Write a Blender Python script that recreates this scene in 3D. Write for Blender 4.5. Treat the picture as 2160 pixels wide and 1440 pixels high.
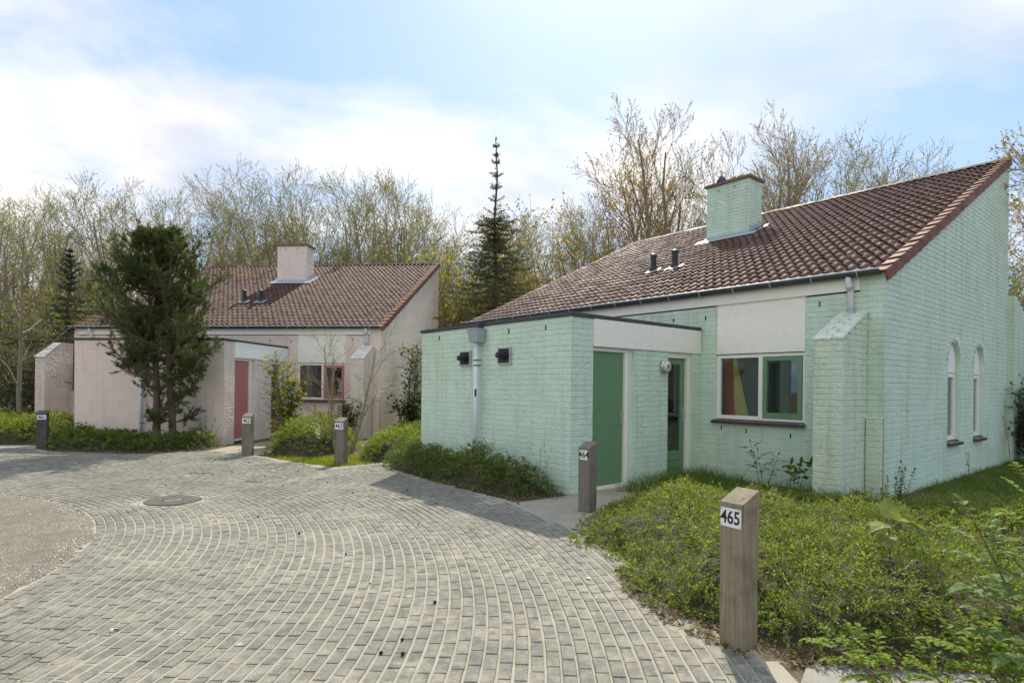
import bpy, bmesh, math, random
import numpy as np
from mathutils import Vector, Matrix

# ------------------------------------------------------------------ scene, camera, sky, sun
scene = bpy.context.scene
for o in list(bpy.data.objects):
    bpy.data.objects.remove(o)
COL = scene.collection
rnd = random.Random(7)
R = np.random.default_rng(11)

cam_data = bpy.data.cameras.new('camera')
cam = bpy.data.objects.new('camera', cam_data)
COL.objects.link(cam)
cam.location = (0, 0, 1.5)
cam.rotation_euler = (math.pi / 2, -0.0107, 0)
cam_data.sensor_width = 36
cam_data.lens = 36 * 1256.2 / 2160
cam_data.shift_y = 0.0438
cam_data.clip_start = 0.05
cam_data.clip_end = 600
scene.camera = cam

SUN_EL = math.radians(46)
SUN_AZ = math.radians(9)          # to the right of straight ahead (+Y)
sun_dir = Vector((math.sin(SUN_AZ) * math.cos(SUN_EL), math.cos(SUN_AZ) * math.cos(SUN_EL), math.sin(SUN_EL)))
sd = bpy.data.lights.new('sun', 'SUN')
sd.energy = 2.5
sd.angle = math.radians(0.9)
sd.color = (1.0, 0.92, 0.78)
sun = bpy.data.objects.new('sun', sd)
COL.objects.link(sun)
sun.rotation_euler = sun_dir.to_track_quat('Z', 'Y').to_euler()
sun.location = sun_dir * 60

world = bpy.data.worlds.new('World')
scene.world = world
world.use_nodes = True
wt = world.node_tree
wt.nodes.clear()


def wn(t, **kw):
    n = wt.nodes.new(t)
    for k, v in kw.items():
        setattr(n, k, v)
    return n


def wl(a, b):
    wt.links.new(a, b)


sky = wn('ShaderNodeTexSky', sky_type='NISHITA', sun_disc=False)
sky.sun_elevation = SUN_EL
sky.sun_rotation = SUN_AZ
sky.altitude = 0
sky.air_density = 1.0
sky.dust_density = 1.6
sky.ozone_density = 1.2
tc = wn('ShaderNodeTexCoord')
sep = wn('ShaderNodeSeparateXYZ')
wl(tc.outputs['Generated'], sep.inputs[0])
zz = wn('ShaderNodeMath', operation='MAXIMUM'); zz.inputs[1].default_value = 0.0
wl(sep.outputs['Z'], zz.inputs[0])
za = wn('ShaderNodeMath', operation='ADD'); za.inputs[1].default_value = 0.32
wl(zz.outputs[0], za.inputs[0])
dx = wn('ShaderNodeMath', operation='DIVIDE'); wl(sep.outputs['X'], dx.inputs[0]); wl(za.outputs[0], dx.inputs[1])
dy = wn('ShaderNodeMath', operation='DIVIDE'); wl(sep.outputs['Y'], dy.inputs[0]); wl(za.outputs[0], dy.inputs[1])
comb = wn('ShaderNodeCombineXYZ'); wl(dx.outputs[0], comb.inputs[0]); wl(dy.outputs[0], comb.inputs[1])
mp = wn('ShaderNodeMapping'); wl(comb.outputs[0], mp.inputs[0])
mp.inputs['Location'].default_value = (3.0, 1.1, 0.4)
mp.inputs['Scale'].default_value = (1.15, 1.5, 1.0)
n1 = wn('ShaderNodeTexNoise'); wl(mp.outputs[0], n1.inputs['Vector'])
n1.inputs['Scale'].default_value = 1.0
n1.inputs['Detail'].default_value = 7
n1.inputs['Roughness'].default_value = 0.55
n1.inputs['Distortion'].default_value = 0.35
ramp = wn('ShaderNodeValToRGB'); wl(n1.outputs['Fac'], ramp.inputs[0])
ramp.color_ramp.elements[0].position = 0.43
ramp.color_ramp.elements[0].color = (0.06, 0.06, 0.06, 1)
ramp.color_ramp.elements[1].position = 0.62
ramp.color_ramp.elements[1].color = (1, 1, 1, 1)
n2 = wn('ShaderNodeTexNoise'); wl(mp.outputs[0], n2.inputs['Vector'])
n2.inputs['Scale'].default_value = 2.1
n2.inputs['Detail'].default_value = 4
cr = wn('ShaderNodeValToRGB'); wl(n2.outputs['Fac'], cr.inputs[0])
cr.color_ramp.elements[0].position = 0.32
cr.color_ramp.elements[0].color = (4.2, 4.1, 4.3, 1)
cr.color_ramp.elements[1].position = 0.62
cr.color_ramp.elements[1].color = (6.1, 5.85, 5.5, 1)
# thin high veil that whitens the blue
veil = wn('ShaderNodeMixRGB'); veil.inputs[0].default_value = 0.80
wl(sky.outputs[0], veil.inputs[1]); veil.inputs[2].default_value = (1.75, 2.95, 4.9, 1)
mix = wn('ShaderNodeMixRGB')
wl(ramp.outputs[0], mix.inputs[0]); wl(veil.outputs[0], mix.inputs[1]); wl(cr.outputs[0], mix.inputs[2])
bg = wn('ShaderNodeBackground'); wl(mix.outputs[0], bg.inputs['Color'])
bg.inputs['Strength'].default_value = 0.1
wo = wn('ShaderNodeOutputWorld'); wl(bg.outputs[0], wo.inputs['Surface'])

scene.view_settings.view_transform = 'Standard'
scene.view_settings.look = 'None'
scene.view_settings.exposure = 1.08
scene.view_settings.gamma = 1
scene.view_settings.use_curve_mapping = False
scene.cycles.max_bounces = 6
scene.cycles.transparent_max_bounces = 8


# ------------------------------------------------------------------ materials
class NT:
    """tiny node helper"""
    def __init__(s, name):
        s.m = bpy.data.materials.new(name)
        s.m.use_nodes = True
        s.t = s.m.node_tree
        s.t.nodes.clear()
        s.out = s.n('ShaderNodeOutputMaterial')
        s.geo = s.n('ShaderNodeNewGeometry')
        s.pos = s.geo.outputs['Position']

    def n(s, t, **kw):
        n = s.t.nodes.new(t)
        for k, v in kw.items():
            setattr(n, k, v)
        return n

    def l(s, a, b):
        s.t.links.new(a, b)

    def map(s, scale=(1, 1, 1), rot=(0, 0, 0), src=None):
        m = s.n('ShaderNodeMapping')
        m.inputs['Scale'].default_value = scale
        m.inputs['Rotation'].default_value = rot
        s.l(src or s.pos, m.inputs[0])
        return m.outputs[0]

    def noise(s, scale, detail=4, rough=0.55, vec=None, dist=0):
        n = s.n('ShaderNodeTexNoise')
        n.inputs['Scale'].default_value = scale
        n.inputs['Detail'].default_value = detail
        n.inputs['Roughness'].default_value = rough
        n.inputs['Distortion'].default_value = dist
        s.l(vec or s.pos, n.inputs['Vector'])
        return n.outputs['Fac']

    def ramp(s, fac, *stops):
        r = s.n('ShaderNodeValToRGB')
        s.l(fac, r.inputs[0])
        e = r.color_ramp.elements
        while len(e) < len(stops):
            e.new(0.5)
        for el, (p, c) in zip(e, stops):
            el.position = p
            if isinstance(c, (int, float)):
                c = (c, c, c)
            el.color = (*c[:3], 1)
        return r.outputs[0]

    def mix(s, fac, a, b, mode='MIX'):
        m = s.n('ShaderNodeMixRGB', blend_type=mode)
        for i, v in ((0, fac), (1, a), (2, b)):
            if isinstance(v, (int, float)):
                m.inputs[i].default_value = v if i == 0 else (v, v, v, 1)
            elif isinstance(v, tuple):
                m.inputs[i].default_value = (*v[:3], 1)
            else:
                s.l(v, m.inputs[i])
        return m.outputs[0]

    def math(s, op, a, b=0.0):
        m = s.n('ShaderNodeMath', operation=op)
        for i, v in ((0, a), (1, b)):
            if isinstance(v, (int, float)):
                m.inputs[i].default_value = v
            else:
                s.l(v, m.inputs[i])
        return m.outputs[0]

    def rand(s):
        """one random number for each piece, whether a loose island or an object"""
        oi = s.n('ShaderNodeObjectInfo')
        a = s.math('ADD', s.geo.outputs['Random Per Island'], oi.outputs['Random'])
        return s.math('FRACT', a)

    def bump(s, height, strength=0.3, dist=0.01):
        b = s.n('ShaderNodeBump')
        b.inputs['Strength'].default_value = strength
        b.inputs['Distance'].default_value = dist
        s.l(height, b.inputs['Height'])
        return b.outputs[0]

    def finish(s, color, rough=0.7, normal=None, metal=0.0, spec=0.5):
        p = s.n('ShaderNodeBsdfPrincipled')
        if isinstance(color, tuple):
            p.inputs['Base Color'].default_value = (*color[:3], 1)
        else:
            s.l(color, p.inputs['Base Color'])
        if isinstance(rough, (int, float)):
            p.inputs['Roughness'].default_value = rough
        else:
            s.l(rough, p.inputs['Roughness'])
        p.inputs['Metallic'].default_value = metal
        p.inputs['Specular IOR Level'].default_value = spec
        if normal is not None:
            s.l(normal, p.inputs['Normal'])
        s.l(p.outputs[0], s.out.inputs[0])
        return s.m


def mul(c, k):
    return tuple(min(1.0, x * k) for x in c)


def plain(name, c, rough=0.5, metal=0.0, bump=0.0, bscale=60, var=0.08):
    t = NT(name)
    n = t.noise(9, 5)
    col = t.ramp(n, (0.3, mul(c, 1 - var)), (0.7, mul(c, 1 + var)))
    nm = t.bump(t.noise(bscale, 4), bump, 0.004) if bump else None
    return t.finish(col, rough, nm, metal)


def painted_brick(name, c, stain, amount=0.2):
    t = NT(name)
    col = t.ramp(t.noise(2.3, 6, 0.62), (0.3, mul(c, 0.90)), (0.7, mul(c, 1.06)))
    # small differences from brick to brick, rain marks and dirt settled in the pits
    col = t.mix(0.30, col, t.ramp(t.rand(), (0, mul(c, 0.90)), (1, mul(c, 1.09))))
    streak = t.noise(1.0, 5, 0.6, t.map((7, 7, 0.7)))
    col = t.mix(t.math('MULTIPLY', t.ramp(streak, (0.50, 0), (0.78, 1)), amount), col, stain)
    pit = t.noise(75, 5, 0.7)
    col = t.mix(t.ramp(pit, (0.28, 0.38), (0.46, 0)), col, mul(stain, 0.55))
    h = t.math('ADD', t.math('MULTIPLY', t.noise(26, 5, 0.62, dist=0.8), 1.0), t.math('MULTIPLY', pit, 0.35))
    return t.finish(col, 0.62, t.bump(h, 1.0, 0.026), spec=0.3)


def tile_mat(name, dark, light, sp=0.2, ro=0.0):
    t = NT(name)
    col = t.ramp(t.rand(), (0, dark), (0.55, tuple((a + b) / 2 for a, b in zip(dark, light))), (1, light))
    grime = t.noise(3.1, 7, 0.65)
    col = t.mix(t.ramp(grime, (0.50, 0), (0.75, 0.6)), col, (0.035, 0.026, 0.022))
    lich = t.noise(42, 3, 0.5)
    col = t.mix(t.ramp(lich, (0.68, 0), (0.74, 0.3)), col, (0.20, 0.17, 0.10))
    r = t.ramp(grime, (0.4, 0.52 + ro), (0.7, 0.8))
    return t.finish(col, r, t.bump(t.noise(130, 3), 0.35, 0.004), spec=sp)


def leaf_mat(name, a, b, c=None, trans=0.42, rough=0.45):
    t = NT(name)
    stops = [(0, a), (0.65, b)]
    stops.append((1, c or b))
    col = t.ramp(t.rand(), *stops)
    d = t.n('ShaderNodeBsdfPrincipled')
    t.l(col, d.inputs['Base Color'])
    d.inputs['Roughness'].default_value = rough
    d.inputs['Specular IOR Level'].default_value = 0.16
    tr = t.n('ShaderNodeBsdfTranslucent')
    t.l(t.mix(1.0, col, (1.25, 1.3, 0.55), 'MULTIPLY'), tr.inputs['Color'])
    ms = t.n('ShaderNodeMixShader')
    ms.inputs[0].default_value = trans
    t.l(d.outputs[0], ms.inputs[1])
    t.l(tr.outputs[0], ms.inputs[2])
    t.l(ms.outputs[0], t.out.inputs[0])
    return t.m


def bark_mat(name, a, b, scale=6):
    t = NT(name)
    v = t.map((14, 14, 3))
    n = t.noise(scale, 6, 0.65, v)
    col = t.ramp(n, (0.3, a), (0.7, b))
    return t.finish(col, 0.85, t.bump(n, 0.6, 0.02), spec=0.2)


def wood_mat(name, a, b, dark):
    t = NT(name)
    v = t.map((60, 60, 2.4))
    g = t.noise(1.0, 7, 0.62, v, 0.3)
    col = t.ramp(g, (0.28, a), (0.72, b))
    cracks = t.noise(1.0, 3, 0.5, t.map((38, 38, 1.1)), 0.4)
    cm = t.ramp(cracks, (0.30, 1), (0.36, 0))
    col = t.mix(t.math('MULTIPLY', cm, 0.8), col, mul(dark, 0.6))
    blot = t.noise(5.5, 5, 0.6)
    col = t.mix(t.ramp(blot, (0.5, 0), (0.75, 0.75)), col, dark)
    h = t.math('SUBTRACT', t.math('MULTIPLY', g, 0.5), cm)
    return t.finish(col, 0.82, t.bump(h, 0.5, 0.006), spec=0.25)


def glass_mat():
    t = NT('window glass')
    f = t.n('ShaderNodeFresnel'); f.inputs[0].default_value = 1.52
    tp = t.n('ShaderNodeBsdfTransparent'); tp.inputs[0].default_value = (0.94, 0.96, 0.95, 1)
    g = t.n('ShaderNodeBsdfGlossy'); g.inputs['Roughness'].default_value = 0.01
    b = t.bump(t.noise(1.3, 2), 0.06, 0.02)
    t.l(b, g.inputs['Normal'])
    k = t.math('MINIMUM', t.math('ADD', t.math('MULTIPLY', f.outputs[0], 1.6), 0.03), 1.0)
    ms = t.n('ShaderNodeMixShader'); t.l(k, ms.inputs[0]); t.l(tp.outputs[0], ms.inputs[1]); t.l(g.outputs[0], ms.inputs[2])
    t.l(ms.outputs[0], t.out.inputs[0])
    return t.m


def paver_mat():
    t = NT('grey concrete paver')
    base = t.ramp(t.rand(), (0, (0.125, 0.123, 0.102)), (0.5, (0.138, 0.136, 0.112)), (1, (0.155, 0.152, 0.125)))
    sp = t.noise(120, 3, 0.75)
    col = t.mix(t.ramp(sp, (0.57, 0), (0.66, 0.8)), base, (0.36, 0.36, 0.32))
    col = t.mix(t.ramp(sp, (0.33, 0.75), (0.40, 0)), col, (0.05, 0.055, 0.055))
    dust = t.noise(1.3, 8, 0.70)
    dust2 = t.noise(9, 7, 0.75)
    dm = t.math('MULTIPLY', t.ramp(dust, (0.36, 0.22), (0.66, 1.0)), t.ramp(dust2, (0.40, 0.05), (0.60, 1.0)))
    col = t.mix(dm, col, (0.37, 0.34, 0.265))
    lic = t.n('ShaderNodeTexVoronoi'); lic.inputs['Scale'].default_value = 2.2
    t.l(t.pos, lic.inputs['Vector'])
    lm = t.ramp(lic.outputs['Distance'], (0.035, 0.6), (0.06, 0.0))
    col = t.mix(lm, col, (0.52, 0.53, 0.47))
    h = t.math('ADD', t.noise(170, 3, 0.6), t.math('MULTIPLY', t.noise(30, 3), 0.5))
    return t.finish(col, 0.85, t.bump(h, 0.45, 0.006), spec=0.3)


def sand_mat(name='joint sand', a=(0.33, 0.305, 0.235), b=(0.43, 0.395, 0.31), dirt=(0.20, 0.17, 0.125)):
    t = NT(name)
    col = t.ramp(t.noise(3, 7, 0.65), (0.3, a), (0.7, b))
    col = t.mix(t.ramp(t.noise(240, 2), (0.55, 0), (0.7, 0.5)), col, dirt)
    col = t.mix(t.ramp(t.noise(1.7, 6, 0.7), (0.55, 0), (0.75, 0.55)), col, dirt)
    return t.finish(col, 0.95, t.bump(t.noise(140, 4), 0.5, 0.006), spec=0.15)


def soil_mat():
    t = NT('sandy soil with litter')
    col = t.ramp(t.noise(2.4, 7, 0.7), (0.32, (0.085, 0.065, 0.04)), (0.55, (0.17, 0.135, 0.09)), (0.72, (0.34, 0.30, 0.225)))
    col = t.mix(t.ramp(t.noise(60, 4, 0.7), (0.5, 0), (0.7, 0.7)), col, (0.06, 0.045, 0.03))
    return t.finish(col, 0.95, t.bump(t.noise(35, 6, 0.7), 0.8, 0.03), spec=0.15)


def asphalt_mat():
    t = NT('worn asphalt with shell grit')
    col = t.ramp(t.noise(8, 6, 0.6), (0.3, (0.145, 0.13, 0.10)), (0.7, (0.215, 0.19, 0.148)))
    v = t.n('ShaderNodeTexVoronoi'); v.inputs['Scale'].default_value = 58; v.inputs['Randomness'].default_value = 1
    t.l(t.pos, v.inputs['Vector'])
    chip = t.ramp(v.outputs['Distance'], (0.26, 1), (0.36, 0))
    patch = t.ramp(t.noise(1.1, 5, 0.6), (0.42, 0.15), (0.56, 1.0))
    col = t.mix(t.math('MULTIPLY', chip, patch), col, (0.50, 0.45, 0.37))
    h = t.math('ADD', t.noise(120, 4, 0.7), chip)
    return t.finish(col, 0.9, t.bump(h, 0.6, 0.008), spec=0.2)


def concrete_mat(name, a, b):
    t = NT(name)
    col = t.ramp(t.noise(4, 7, 0.68), (0.3, a), (0.7, b))
    col = t.mix(t.ramp(t.noise(160, 3), (0.58, 0), (0.68, 0.7)), col, mul(b, 1.5))
    return t.finish(col, 0.9, t.bump(t.noise(90, 5), 0.5, 0.008), spec=0.25)


M = {}
M['green_wall'] = painted_brick('mint green brick paint', (0.71, 0.885, 0.725), (0.53, 0.62, 0.43), 0.7)
M['green_butt'] = painted_brick('mint paint with algae', (0.72, 0.84, 0.66), (0.50, 0.52, 0.30), 0.9)
M['pink_wall'] = painted_brick('pale pink brick paint', (0.93, 0.785, 0.695), (0.68, 0.54, 0.45), 0.55)
M['pink_butt'] = painted_brick('pale pink paint with algae', (0.89, 0.77, 0.66), (0.60, 0.50, 0.35), 0.9)
M['green_cap'] = painted_brick('sunlit mint cap', (0.78, 0.83, 0.71), (0.50, 0.50, 0.34), 0.6)  # paler buttress paint, sunlight on the sloping top put into the colour
M['pink_cap'] = painted_brick('sunlit pink cap', (0.85, 0.79, 0.71), (0.56, 0.49, 0.37), 0.6)  # same for the pink caps: sunlit look painted in as a paler tone
M['tile'] = tile_mat('brown clay tile', (0.098, 0.050, 0.036), (0.150, 0.078, 0.056))
M['tile_p'] = tile_mat('weathered brown clay tile', (0.105, 0.063, 0.048), (0.152, 0.094, 0.072), 0.12, 0.2)
M['verge'] = tile_mat('red clay verge tile', (0.165, 0.066, 0.036), (0.225, 0.095, 0.054), 0.3)
M['white'] = plain('off white paint', (0.88, 0.875, 0.82), 0.45, var=0.03)
M['cream'] = plain('cream paint', (0.90, 0.87, 0.765), 0.5, var=0.04)
M['green_paint'] = plain('gloss green paint', (0.145, 0.265, 0.135), 0.38, var=0.06)
M['red_paint'] = plain('faded red paint', (0.52, 0.185, 0.17), 0.4, var=0.08)
M['zinc'] = plain('weathered zinc', (0.062, 0.074, 0.076), 0.5, 0.3, 0.15, 40, 0.2)
M['zinc_l'] = plain('bright zinc', (0.40, 0.43, 0.45), 0.4, 0.25, var=0.12)
M['lead'] = plain('grey lead flashing', (0.42, 0.46, 0.49), 0.5, 0.2, 0.5, 25, 0.15)
M['bitumen'] = plain('dark roof trim', (0.055, 0.055, 0.058), 0.6, 0, 0.2, 40, 0.2)
M['black'] = plain('black plastic', (0.018, 0.018, 0.02), 0.45, var=0.2)
M['grey_pvc'] = plain('grey plastic pipe', (0.36, 0.40, 0.42), 0.45, var=0.08)
M['pale_pvc'] = plain('pale grey plastic pipe', (0.68, 0.71, 0.72), 0.4, var=0.06)
M['steel'] = plain('brushed steel', (0.55, 0.55, 0.53), 0.35, 0.8, var=0.06)
M['glass'] = glass_mat()
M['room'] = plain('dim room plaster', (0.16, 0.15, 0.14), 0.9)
M['curtain_y'] = leaf_mat('yellow curtain cloth', (0.78, 0.72, 0.14), (0.84, 0.79, 0.18), trans=0.08)
M['curtain_r'] = leaf_mat('red curtain cloth', (0.75, 0.17, 0.17), (0.82, 0.24, 0.22), trans=0.08)
M['curtain_p'] = leaf_mat('pink curtain cloth', (0.70, 0.28, 0.42), (0.82, 0.36, 0.50), trans=0.08)
M['curtain_w'] = leaf_mat('pale net curtain', (0.60, 0.58, 0.55), (0.66, 0.64, 0.60), trans=0.35)
M['sill_brick'] = plain('purple brown glazed brick', (0.075, 0.045, 0.045), 0.3, var=0.25)
M['mossy'] = concrete_mat('mossy concrete cap', (0.13, 0.10, 0.06), (0.25, 0.20, 0.12))
M['paver'] = paver_mat()
M['sand'] = sand_mat()
M['soil'] = soil_mat()
M['asphalt'] = asphalt_mat()
M['path'] = concrete_mat('grey concrete path', (0.20, 0.195, 0.17), (0.34, 0.325, 0.28))
M['shell'] = plain('shell chip', (0.62, 0.56, 0.47), 0.6, var=0.25)
M['iron'] = plain('rusty cast iron', (0.17, 0.15, 0.125), 0.8, 0.15, 0.4, 90, 0.3)
M['dark'] = plain('dark gap', (0.012, 0.012, 0.012), 0.9)
M['wood_oak'] = wood_mat('weathered oak', (0.20, 0.165, 0.105), (0.335, 0.285, 0.195), (0.12, 0.095, 0.062))
M['wood_grey'] = wood_mat('grey weathered oak', (0.15, 0.132, 0.10), (0.245, 0.22, 0.175), (0.09, 0.078, 0.06))
M['wood_dark'] = wood_mat('dark damp oak', (0.075, 0.068, 0.058), (0.14, 0.13, 0.115), (0.05, 0.045, 0.04))
M['plate'] = plain('white number plate', (0.80, 0.80, 0.79), 0.35, var=0.02)
M['ink'] = plain('black lettering', (0.012, 0.012, 0.012), 0.4)
M['opal'] = plain('opal lamp glass', (0.62, 0.62, 0.52), 0.15, var=0.04)
M['cone'] = plain('dark pine cone', (0.035, 0.022, 0.014), 0.8, var=0.3)
M['dead_leaf'] = leaf_mat('dry leaf litter', (0.13, 0.085, 0.045), (0.25, 0.19, 0.115), (0.34, 0.28, 0.18), 0.15, 0.8)
M['cover'] = leaf_mat('ground cover leaf', (0.105, 0.165, 0.026), (0.20, 0.255, 0.038), (0.31, 0.32, 0.055), 0.5)
M['cover_dk'] = leaf_mat('deep green ground cover leaf', (0.07, 0.125, 0.024), (0.125, 0.185, 0.03), (0.20, 0.225, 0.045), 0.45)
M['cover_y'] = leaf_mat('yellowing ground cover leaf', (0.20, 0.265, 0.04), (0.28, 0.325, 0.05), (0.33, 0.32, 0.07), 0.5)
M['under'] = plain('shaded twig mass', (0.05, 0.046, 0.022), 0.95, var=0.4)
M['grass'] = leaf_mat('grass blade', (0.075, 0.14, 0.022), (0.13, 0.21, 0.035), (0.24, 0.27, 0.075), 0.4)
M['bark_grey'] = bark_mat('grey bark', (0.16, 0.135, 0.095), (0.33, 0.285, 0.21))
M['bark_warm'] = bark_mat('warm brown bark', (0.18, 0.14, 0.095), (0.36, 0.29, 0.205))
M['bark_pine'] = bark_mat('pine bark', (0.085, 0.062, 0.045), (0.20, 0.15, 0.11), 9)
M['bark_dark'] = bark_mat('dark bark', (0.07, 0.055, 0.04), (0.15, 0.125, 0.095))
M['twig'] = plain('grey brown twig', (0.22, 0.185, 0.13), 0.85, var=0.25)
M['bud_y'] = leaf_mat('yellow green bud', (0.22, 0.215, 0.05), (0.34, 0.31, 0.08), (0.44, 0.39, 0.12), 0.5)
M['bud_r'] = leaf_mat('reddish spring leaf', (0.26, 0.16, 0.06), (0.42, 0.24, 0.10), (0.36, 0.31, 0.09), 0.5)
M['bud_g'] = leaf_mat('fresh shrub leaf', (0.14, 0.185, 0.028), (0.27, 0.30, 0.045), (0.42, 0.40, 0.06), 0.5)
M['bud_o'] = leaf_mat('olive thicket leaf', (0.12, 0.13, 0.035), (0.20, 0.20, 0.05), (0.31, 0.27, 0.065), 0.45)
M['needle'] = leaf_mat('pine needle', (0.058, 0.085, 0.028), (0.098, 0.135, 0.040), (0.155, 0.18, 0.055), 0.3, 0.5)
M['needle_s'] = leaf_mat('spruce needle', (0.075, 0.085, 0.042), (0.12, 0.125, 0.062), (0.18, 0.165, 0.085), 0.25, 0.5)
M['needle_d'] = leaf_mat('dark conifer needle', (0.020, 0.036, 0.016), (0.036, 0.058, 0.024), (0.05, 0.075, 0.03), 0.12, 0.5)
M['candle'] = plain('orange brown pine candle', (0.34, 0.16, 0.06), 0.7, var=0.2)
M['rose_leaf'] = leaf_mat('fresh rose leaf', (0.12, 0.20, 0.03), (0.21, 0.30, 0.04), (0.32, 0.39, 0.06), 0.5, 0.6)
M['rose_dark'] = leaf_mat('mature rose leaf', (0.10, 0.16, 0.05), (0.15, 0.22, 0.07), (0.21, 0.28, 0.08), 0.4, 0.55)
M['rose_stem'] = plain('red brown rose stem', (0.16, 0.085, 0.055), 0.7, var=0.25)
M['maple'] = leaf_mat('maple seedling leaf', (0.17, 0.22, 0.085), (0.25, 0.30, 0.08), (0.38, 0.40, 0.07), 0.45, 0.4)
M['ivy'] = leaf_mat('glossy dark shrub leaf', (0.032, 0.06, 0.018), (0.065, 0.105, 0.027), (0.14, 0.18, 0.042), 0.3, 0.5)
M['white_bloom'] = leaf_mat('white flower', (0.75, 0.75, 0.7), (0.8, 0.8, 0.75), trans=0.3)


# ------------------------------------------------------------------ mesh helpers
def link(o, parent=None):
    COL.objects.link(o)
    if parent is not None:
        o.parent = parent
    return o


def tag(o, label=None, cat=None, group=None, kind=None):
    if label: o['label'] = label
    if cat: o['category'] = cat
    if group: o['group'] = group
    if kind: o['kind'] = kind
    return o


def empty(name, loc=(0, 0, 0), rz=0.0, label=None, cat=None, group=None):
    o = bpy.data.objects.new(name, None)
    o.empty_display_size = 0.2
    link(o)
    o.location = loc
    o.rotation_euler = (0, 0, rz)
    return tag(o, label, cat, group)


class MB:
    def __init__(s):
        s.v = []
        s.f = []
        s.mi = []

    def quad(s, a, b, c, d, mi=0):
        i = len(s.v)
        s.v += [tuple(a), tuple(b), tuple(c), tuple(d)]
        s.f.append((i, i + 1, i + 2, i + 3)); s.mi.append(mi)

    def poly(s, pts, mi=0):
        i = len(s.v)
        s.v += [tuple(p) for p in pts]
        s.f.append(tuple(range(i, i + len(pts)))); s.mi.append(mi)

    def box(s, x0, x1, y0, y1, z0, z1, mi=0):
        if x0 > x1: x0, x1 = x1, x0
        if y0 > y1: y0, y1 = y1, y0
        if z0 > z1: z0, z1 = z1, z0
        i = len(s.v)
        s.v += [(x0, y0, z0), (x1, y0, z0), (x1, y1, z0), (x0, y1, z0), (x0, y0, z1), (x1, y0, z1), (x1, y1, z1), (x0, y1, z1)]
        for f in ((3, 2, 1, 0), (4, 5, 6, 7), (0, 1, 5, 4), (1, 2, 6, 5), (2, 3, 7, 6), (3, 0, 4, 7)):
            s.f.append(tuple(i + k for k in f)); s.mi.append(mi)
        return s

    def hexa(s, p, mi=0):
        """eight corners: bottom four, top four"""
        i = len(s.v)
        s.v += [tuple(q) for q in p]
        for f in ((3, 2, 1, 0), (4, 5, 6, 7), (0, 1, 5, 4), (1, 2, 6, 5), (2, 3, 7, 6), (3, 0, 4, 7)):
            s.f.append(tuple(i + k for k in f)); s.mi.append(mi)
        return s

    def path(s, pts, rad, n=8, caps=True, mi=0):
        pts = [Vector(p) for p in pts]
        if isinstance(rad, (int, float)): rad = [rad] * len(pts)
        i0 = len(s.v)
        ref = None
        for k, p in enumerate(pts):
            d = (pts[min(k + 1, len(pts) - 1)] - pts[max(k - 1, 0)]).normalized()
            if ref is None:
                ref = d.orthogonal().normalized()
            ref = (ref - d * ref.dot(d)).normalized()
            b = d.cross(ref)
            for j in range(n):
                a = 2 * math.pi * j / n
                s.v.append(tuple(p + (ref * math.cos(a) + b * math.sin(a)) * rad[k]))
        for k in range(len(pts) - 1):
            for j in range(n):
                a = i0 + k * n + j; b = i0 + k * n + (j + 1) % n
                s.f.append((a, b, b + n, a + n)); s.mi.append(mi)
        if caps:
            s.f.append(tuple(i0 + j for j in reversed(range(n)))); s.mi.append(mi)
            e = i0 + (len(pts) - 1) * n
            s.f.append(tuple(e + j for j in range(n))); s.mi.append(mi)
        return s

    def build(s, name, mats, parent=None, smooth=False, bevel=0.0, loc=None):
        me = bpy.data.meshes.new(name)
        me.from_pydata(s.v, [], s.f)
        if not isinstance(mats, (list, tuple)): mats = [mats]
        for m in mats: me.materials.append(m)
        if len(mats) > 1: me.polygons.foreach_set('material_index', s.mi)
        if bevel:
            b = bmesh.new(); b.from_mesh(me)
            bmesh.ops.remove_doubles(b, verts=b.verts, dist=1e-5)
            bmesh.ops.bevel(b, geom=b.edges[:], offset=bevel, segments=2, affect='EDGES', profile=0.6)
            b.to_mesh(me); b.free()
        if smooth:
            me.polygons.foreach_set('use_smooth', [True] * len(me.polygons))
        me.update()
        o = bpy.data.objects.new(name, me)
        link(o, parent)
        if loc: o.location = loc
        return o


def np_mesh(name, V, F, mats, parent=None, smooth=False, mi=None):
    """V (n,3) float, F (m,k) int, all faces with k corners"""
    V = np.ascontiguousarray(V, dtype=np.float32); F = np.ascontiguousarray(F, dtype=np.int32)
    me = bpy.data.meshes.new(name)
    me.vertices.add(len(V)); me.vertices.foreach_set('co', V.ravel())
    k = F.shape[1]
    me.loops.add(F.size); me.loops.foreach_set('vertex_index', F.ravel())
    me.polygons.add(len(F))
    me.polygons.foreach_set('loop_start', np.arange(0, F.size, k, dtype=np.int32))
    me.polygons.foreach_set('loop_total', np.full(len(F), k, dtype=np.int32))
    if not isinstance(mats, (list, tuple)): mats = [mats]
    for m in mats: me.materials.append(m)
    if mi is not None: me.polygons.foreach_set('material_index', np.asarray(mi, dtype=np.int32))
    me.polygons.foreach_set('use_smooth', np.full(len(F), bool(smooth)))
    me.update(calc_edges=True)
    me.validate()
    o = bpy.data.objects.new(name, me)
    link(o, parent)
    return o


def unit(a):
    return a / np.maximum(np.linalg.norm(a, axis=-1, keepdims=True), 1e-9)


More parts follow.
